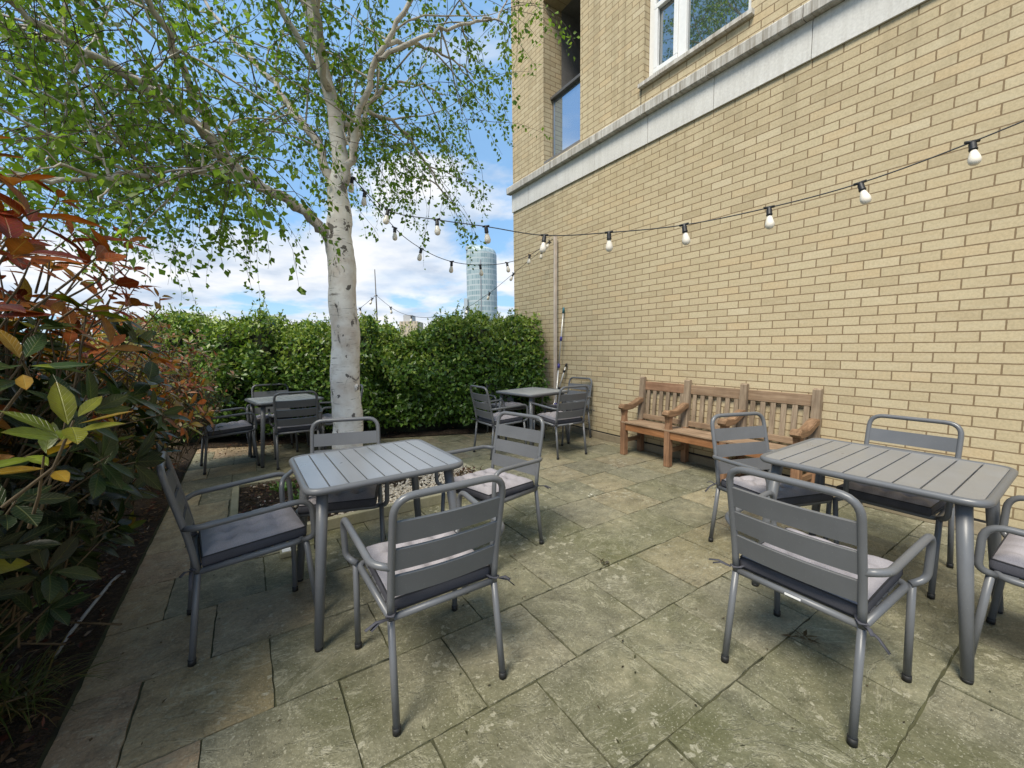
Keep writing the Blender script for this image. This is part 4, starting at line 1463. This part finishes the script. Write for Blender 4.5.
# sprigs
SP, SDr, SN, SL, SC = [], [], [], [], []
tw = MB()
for k in range(520):
    ss = hr.uniform(0, hlen); qq = hr.uniform(.55, .92)
    p0 = hedge_pt(np.array(ss), np.array(qq), .03)
    d = unit(np.array([hr.normal() * .35, hr.normal() * .35, 1.0])); ln = hr.uniform(.08, .34) * (1.35 if hr.random() < .2 else 1)
    tw.tube([Vector(p0 - [HA[0], HA[1], 0]), Vector(p0 + d * ln - [HA[0], HA[1], 0])], [.003, .0015], 3, cap=False)
    for t in np.linspace(.25, 1, int(5 + ln * 22)):
        SP.append(p0 + d * ln * t); SDr.append(unit(hr.normal(size=3) * .8 + [0, 0, .6])); SN.append(hr.normal(size=3) + [0, 0, .6])
        SL.append(hr.uniform(.035, .06)); SC.append(new[hr.integers(0, 2)] * hr.uniform(.6, 1.15))
P = np.vstack([P, np.array(SP)]); Dd = np.vstack([Dd, np.array(SDr)]); Nn = np.vstack([Nn, np.array(SN)])
Lh = np.concatenate([Lh, SL]); C = np.vstack([C, np.array(SC)])
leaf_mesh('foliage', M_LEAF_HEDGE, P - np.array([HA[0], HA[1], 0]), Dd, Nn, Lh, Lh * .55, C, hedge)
tag(tw.build('shoots', M_STEM, hedge, fix=False), kind='stuff')


# ------------------------------------------------------------------ photinia shrubs
RED = [(.135, .018, .006), (.09, .012, .006), (.19, .045, .008), (.16, .05, .008)]
BRONZE = [(.20, .085, .012), (.24, .065, .014), (.17, .10, .014)]
YEL = [(.120, .125, .008), (.17, .105, .008), (.085, .110, .009)]
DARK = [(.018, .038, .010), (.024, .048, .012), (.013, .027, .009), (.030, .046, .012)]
DEEP = [(.010, .022, .007), (.014, .028, .008), (.008, .016, .006)]  # dark greens with the shade put into the colour of the lower leaves
LIT = [(.30, .115, .016), (.34, .085, .018), (.26, .17, .02), (.22, .20, .03)]  # bronze tones brightened in colour to offset shade on the middle shrub
PINK = [(.42, .20, .12), (.38, .12, .07), (.30, .28, .10), (.22, .26, .07), (.48, .38, .26)]


class Shrub:
    def __init__(self, name, base, label, seed):
        self.r = np.random.default_rng(seed)
        self.o = empty(name, base, label=label, cat='shrub', group='red tipped shrubs in the mulch bed')
        self.b = np.array(base)
        self.P, self.D, self.N, self.L, self.W, self.C = [], [], [], [], [], []
        self.st = MB()

    def whorl(self, p, ax, n, L, pal, tilt=(.05, .7), stem=None):
        r = self.r
        p = np.array(p, float); ax = unit(np.array(ax, float))
        e1 = unit(np.cross(ax, [.3, .9, .2])); e2 = np.cross(ax, e1)
        a0 = r.uniform(0, 6.28)
        for k in range(n):
            a = a0 + k * 2.4 + r.normal() * .25
            rad = e1 * math.cos(a) + e2 * math.sin(a)
            t = r.uniform(*tilt)
            d = rad * math.cos(t) + ax * math.sin(t)
            nn = ax * math.cos(t) - rad * math.sin(t) + r.normal(size=3) * .18
            self.P.append(p + d * .012 - ax * r.uniform(0, .05)); self.D.append(d); self.N.append(nn)
            l = L * r.uniform(.72, 1.12)
            self.L.append(l); self.W.append(l * r.uniform(.34, .44))
            c = np.array(pal[r.integers(0, len(pal))]) * r.uniform(.75, 1.25)
            self.C.append(c)
        root = stem if stem is not None else p - ax * .35 + np.array([0, 0, -.08])
        q = [Vector(root - self.b), Vector((np.array(root) * .4 + p * .6) - self.b + r.normal(size=3) * .02), Vector(p - self.b)]
        self.st.tube(q, [.0042, .0032, .0022], 5, cap=False)

    def fill(self, c, rad, n, L, pal_fn, zmin=.15, shell=.35, nl=(6, 9)):
        r = self.r
        for _ in range(n):
            v = unit(r.normal(size=3))
            k = 1 - abs(r.normal(0, shell)) if r.random() < .8 else r.uniform(.2, .9)
            k = max(.15, k)
            bumps = 1 + .10 * math.sin(v[0] * 7 + v[2] * 5) * math.sin(v[1] * 6 + 1.3)
            p = np.array(c) + v * np.array(rad) * k * bumps
            if p[2] < zmin or (p[2] < .55 and p[0] > -.72): continue
            if np.linalg.norm(p - np.array([0, 0, 1.38])) < 1.55: continue
            ax = unit(v * .8 + np.array([0, 0, .75]) + r.normal(size=3) * .3)
            self.whorl(p, ax, int(r.integers(*nl)), L * r.uniform(.8, 1.15), pal_fn(p, k))

    def done(self, trunks):
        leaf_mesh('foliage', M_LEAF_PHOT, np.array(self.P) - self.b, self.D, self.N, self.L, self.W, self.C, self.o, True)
        for (x, y, z) in trunks:
            self.st.tube(curve([(0, 0, 0), (x * .4, y * .4, z * .5), (x, y, z)], 4), [.022 - .014 * i / 8 for i in range(9)], 7)
        self.st.build('stems', M_STEM, self.o, fix=False)
        print(self.o.name, len(self.P))


# nearest shrub
sh = Shrub('photinia_shrub', (-1.15, 2.0, 0), 'near shrub at the left edge, large red, yellow and dark green leaves', 31)
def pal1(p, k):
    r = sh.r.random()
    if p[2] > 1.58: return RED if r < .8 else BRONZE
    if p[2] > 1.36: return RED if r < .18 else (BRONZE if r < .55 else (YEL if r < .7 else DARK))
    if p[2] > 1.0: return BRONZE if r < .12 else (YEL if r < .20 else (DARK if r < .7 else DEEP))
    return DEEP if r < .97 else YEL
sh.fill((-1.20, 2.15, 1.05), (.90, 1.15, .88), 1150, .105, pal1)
sh.fill((-2.1, 2.2, 1.1), (.9, 1.5, .95), 420, .115, pal1)  # back-row foliage added out of view to block light from the left
for p, ax, n, L, pal in (
        ((-.315, 1.21, 1.235), (.45, -.35, .9), 8, .098, YEL), ((-.39, 1.30, 1.15), (-.1, -.5, .9), 7, .09, YEL),
        ((-.42, 1.35, 1.36), (.2, -.4, .8), 8, .095, YEL + BRONZE + DARK), ((-.50, 1.45, 1.50), (.1, -.3, .9), 8, .10, BRONZE + RED),
        ((-.43, 1.40, 1.62), (.3, -.2, 1), 8, .12, RED + BRONZE), ((-.53, 1.45, 1.72), (.2, -.2, 1), 8, .12, RED), ((-.42, 1.55, 1.74), (.5, 0, .8), 7, .115, RED), ((-.36, 1.72, 1.66), (.6, 0, .7), 7, .11, RED),
        ((-.36, 1.95, 1.62), (.7, .1, .6), 7, .105, RED), ((-.40, 2.1, 1.73), (.6, .1, .8), 6, .10, RED), ((-.34, 2.1, 1.56), (.8, .1, .5), 7, .10, RED), ((-.50, 1.7, 1.86), (.2, 0, 1), 6, .11, RED), ((-.60, 1.75, 1.95), (.2, 0, 1), 6, .11, RED),
        ((-.38, 1.9, 1.40), (.7, -.2, .6), 7, .11, BRONZE), ((-.33, 2.3, 1.35), (.8, -.1, .5), 8, .10, BRONZE + RED),
        ((-.30, 2.45, 1.20), (.8, -.1, .5), 8, .10, BRONZE), ((-.32, 2.5, 1.08), (.9, -.1, .4), 8, .10, BRONZE + DARK), ((-.40, 1.7, 1.20), (.7, -.3, .5), 8, .11, DARK), ((-.42, 1.8, 1.0), (.7, -.3, .5), 8, .11, DARK)):
    sh.whorl(p, ax, n, L, pal, stem=np.array(p) - unit(np.array(ax, float)) * .14 + np.array([-.09, .06, -.07]))
for k_, p in enumerate(((-0.533, 1.892, 1.83), (-0.567, 1.842, 1.724), (-0.617, 2.507, 2.032), (-0.54, 2.317, 1.847), (-0.556, 2.131, 1.698), (-0.522, 1.804, 1.644), (-0.517, 2.544, 1.869), (-0.459, 2.752, 1.922), (-0.561, 2.432, 1.685), (-0.528, 2.649, 1.672), (-0.482, 2.873, 1.805), (-0.461, 2.85, 1.717), (-0.396, 3.043, 1.68), (-0.573, 2.309, 1.581), (-0.524, 2.64, 1.616), (-0.554, 1.812, 1.533), (-0.562, 2.054, 1.505), (-0.525, 2.392, 1.53))):
    sh.whorl(p, (.5, -.2, .85), 5 + k_ % 3, .095, RED if k_ % 4 else BRONZE, stem=np.array(p) + np.array([-.14, .05, -.24]))
sh.done([(.3, -.3, 1.0), (-.3, .3, 1.1), (.15, .35, 1.15), (.4, .05, .9), (-.05, -.1, 1.4)])

sh = Shrub('photinia_shrub', (-1.10, 3.7, 0), 'middle shrub of bronze and dark leaves overhanging the paving edge', 32)
def pal2(p, k):
    r = sh.r.random()
    if p[2] > 1.40: return RED if r < .25 else (LIT if r < .6 else PINK)
    if p[2] > .85: return LIT if r < .6 else (RED if r < .66 else (YEL if r < .8 else DARK))
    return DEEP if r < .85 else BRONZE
sh.fill((-1.10, 3.6, .95), (.76, .95, .74), 560, .095, pal2)
sh.fill((-2.0, 4.0, 1.0), (.8, 1.3, .8), 260, .1, pal2)  # more back-row foliage, likewise added to cut light from the left
for p, ax in (((-.30, 3.35, 1.03), (.9, -.2, .3)), ((-.25, 3.5, .93), (.9, -.1, .3)), ((-.28, 3.6, 1.12), (.9, -.1, .4)), ((-.33, 3.2, .92), (.9, -.3, .3))):
    sh.whorl(p, ax, 8, .10, LIT, stem=np.array(p) + np.array([-.35, .1, -.15]))
sh.done([(.3, -.3, .9), (-.3, .3, 1.0), (.2, .3, 1.0)])

sh = Shrub('photinia_shrub', (-1.0, 5.5, 0), 'far shrub with small pinkish and cream mottled leaves before the hedge', 33)
def pal3(p, k):
    r = sh.r.random()
    if p[2] > .95: return PINK if r < .85 else RED
    return PINK if r < .4 else DARK
sh.fill((-.92, 5.2, .95), (.76, 1.0, .80), 900, .062, pal3)
sh.done([(.3, -.3, .9), (-.3, .3, 1.0), (.2, .3, 1.0)])

# grass tuft in the corner
gt = empty('grass_tuft', (-.86, 2.25, .01), label='tuft of arching green grass at the lower left bed edge', cat='plant')
gr = np.random.default_rng(12)
gb = MB(); gc = []
for k in range(150):
    a = gr.uniform(0, 6.28); ln = gr.uniform(.14, .34); h = gr.uniform(.04, .15)
    b0 = np.array([gr.normal() * .05, gr.normal() * .05, 0]); d = np.array([math.cos(a), math.sin(a), 0]); sdv = np.array([-d[1], d[0], 0])
    base = len(gb.v)
    for t in (0, .3, .6, .85, 1):
        wv = .0032 * (1 - t ** 2) + .0003
        p = b0 + d * ln * t + np.array([0, 0, h * 4 * t * (1 - t * .85) * .7 + .004])
        gb.v += [tuple(p + sdv * wv), tuple(p - sdv * wv)]
    for i in range(4):
        gb.f.append((base + 2 * i, base + 2 * i + 1, base + 2 * i + 3, base + 2 * i + 2)); gb.sm.append(True)
    cc = np.array([(.08, .12, .03), (.12, .15, .05), (.16, .13, .05)][gr.integers(0, 3)]) * gr.uniform(.6, 1.2)
    gc += [(*cc, 1)] * 10
go = gb.build('blades', M_GRASS, gt, fix=False)
at_ = go.data.attributes.new('col', 'FLOAT_COLOR', 'POINT'); at_.data.foreach_set('color', np.array(gc).reshape(-1))


# ------------------------------------------------------------------ sky, sun, camera
SUN_EL, SUN_AZ = R(56), math.atan2(-.90, -.44)          # direction to the sun: from the left, a little behind the camera
W_ = bpy.data.worlds.new('World'); S.world = W_; W_.use_nodes = True
nt = W_.node_tree; nt.nodes.clear()
t = NT.__new__(NT); t.t = nt; t.m = W_
wo = nt.nodes.new('ShaderNodeOutputWorld')
sky = t.n('ShaderNodeTexSky', sky_type='NISHITA'); sky.sun_disc = False
sky.sun_elevation = SUN_EL; sky.sun_rotation = SUN_AZ; sky.air_density = 1.0; sky.dust_density = .6; sky.ozone_density = 2.0
gen = t.coord('Generated')
sp = t.n('ShaderNodeSeparateXYZ'); t.l(gen, sp.inputs[0])
zc = t.math('ADD', t.math('MAXIMUM', sp.outputs[2], 0.0), .16)
cv = t.n('ShaderNodeCombineXYZ')
t.l(t.math('DIVIDE', sp.outputs[0], zc), cv.inputs[0]); t.l(t.math('DIVIDE', sp.outputs[1], zc), cv.inputs[1])
CLOUD_LOC = (3.1, 1.7, 0)
cl = t.mapping(cv.outputs[0], (1, 1, 1), CLOUD_LOC)
f1 = t.noise(cl, .95, 8, .56, .25)
lowz = t.math('SUBTRACT', t.ramp(sp.outputs[2], [(0, .155), (.26, .13), (.42, .0), (1, .0)]), .055)
dens = t.math('ADD', f1, lowz)
mask = t.ramp(dens, [(.49, 0.0), (.56, .8), (.66, 1.0)])
f2 = t.noise(t.mapping(cv.outputs[0], (1, 1, 1), (CLOUD_LOC[0] + .10, CLOUD_LOC[1] + .08, 0)), 1.5, 6, .55)
shade = t.ramp(f2, [(.34, (.48, .58, .73)), (.47, (.74, .80, .89)), (.60, (.97, .97, .98))])
skyc = t.mix(1.0, sky.outputs[0], (.135, .15, .15), 'MULTIPLY')
veil = t.mix(t.ramp(t.noise(t.mapping(cv.outputs[0], (1, 1.6, 1)), .8, 5), [(.35, .45), (.7, .75)]), skyc, (.33, .62, 1.02))
colr = t.mix(mask, veil, shade)
bg = t.n('ShaderNodeBackground'); bg.inputs['Strength'].default_value = .68
t.l(colr, bg.inputs['Color']); t.l(bg.outputs[0], wo.inputs[0])

sd_ = bpy.data.lights.new('sun', 'SUN'); sd_.energy = 3.3; sd_.angle = R(22); sd_.color = (1, .92, .78)
so = bpy.data.objects.new('sun', sd_); link(so)
dv = Vector((math.sin(SUN_AZ) * math.cos(SUN_EL), math.cos(SUN_AZ) * math.cos(SUN_EL), math.sin(SUN_EL)))
so.rotation_euler = dv.to_track_quat('Z', 'Y').to_euler()

cd = bpy.data.cameras.new('camera'); cd.sensor_fit = 'HORIZONTAL'; cd.sensor_width = 36; cd.lens = FPX / 1024 * 36
cd.clip_start = .02; cd.clip_end = 8000
co = bpy.data.objects.new('camera', cd); link(co)
co.matrix_world = Matrix.Translation(CAM) @ MT.to_4x4()
S.camera = co
S.render.engine = 'CYCLES'
S.render.resolution_x = 1024; S.render.resolution_y = 768
S.view_settings.view_transform = 'Standard'; S.view_settings.look = 'None'
S.view_settings.exposure = 0.7; S.view_settings.gamma = 1
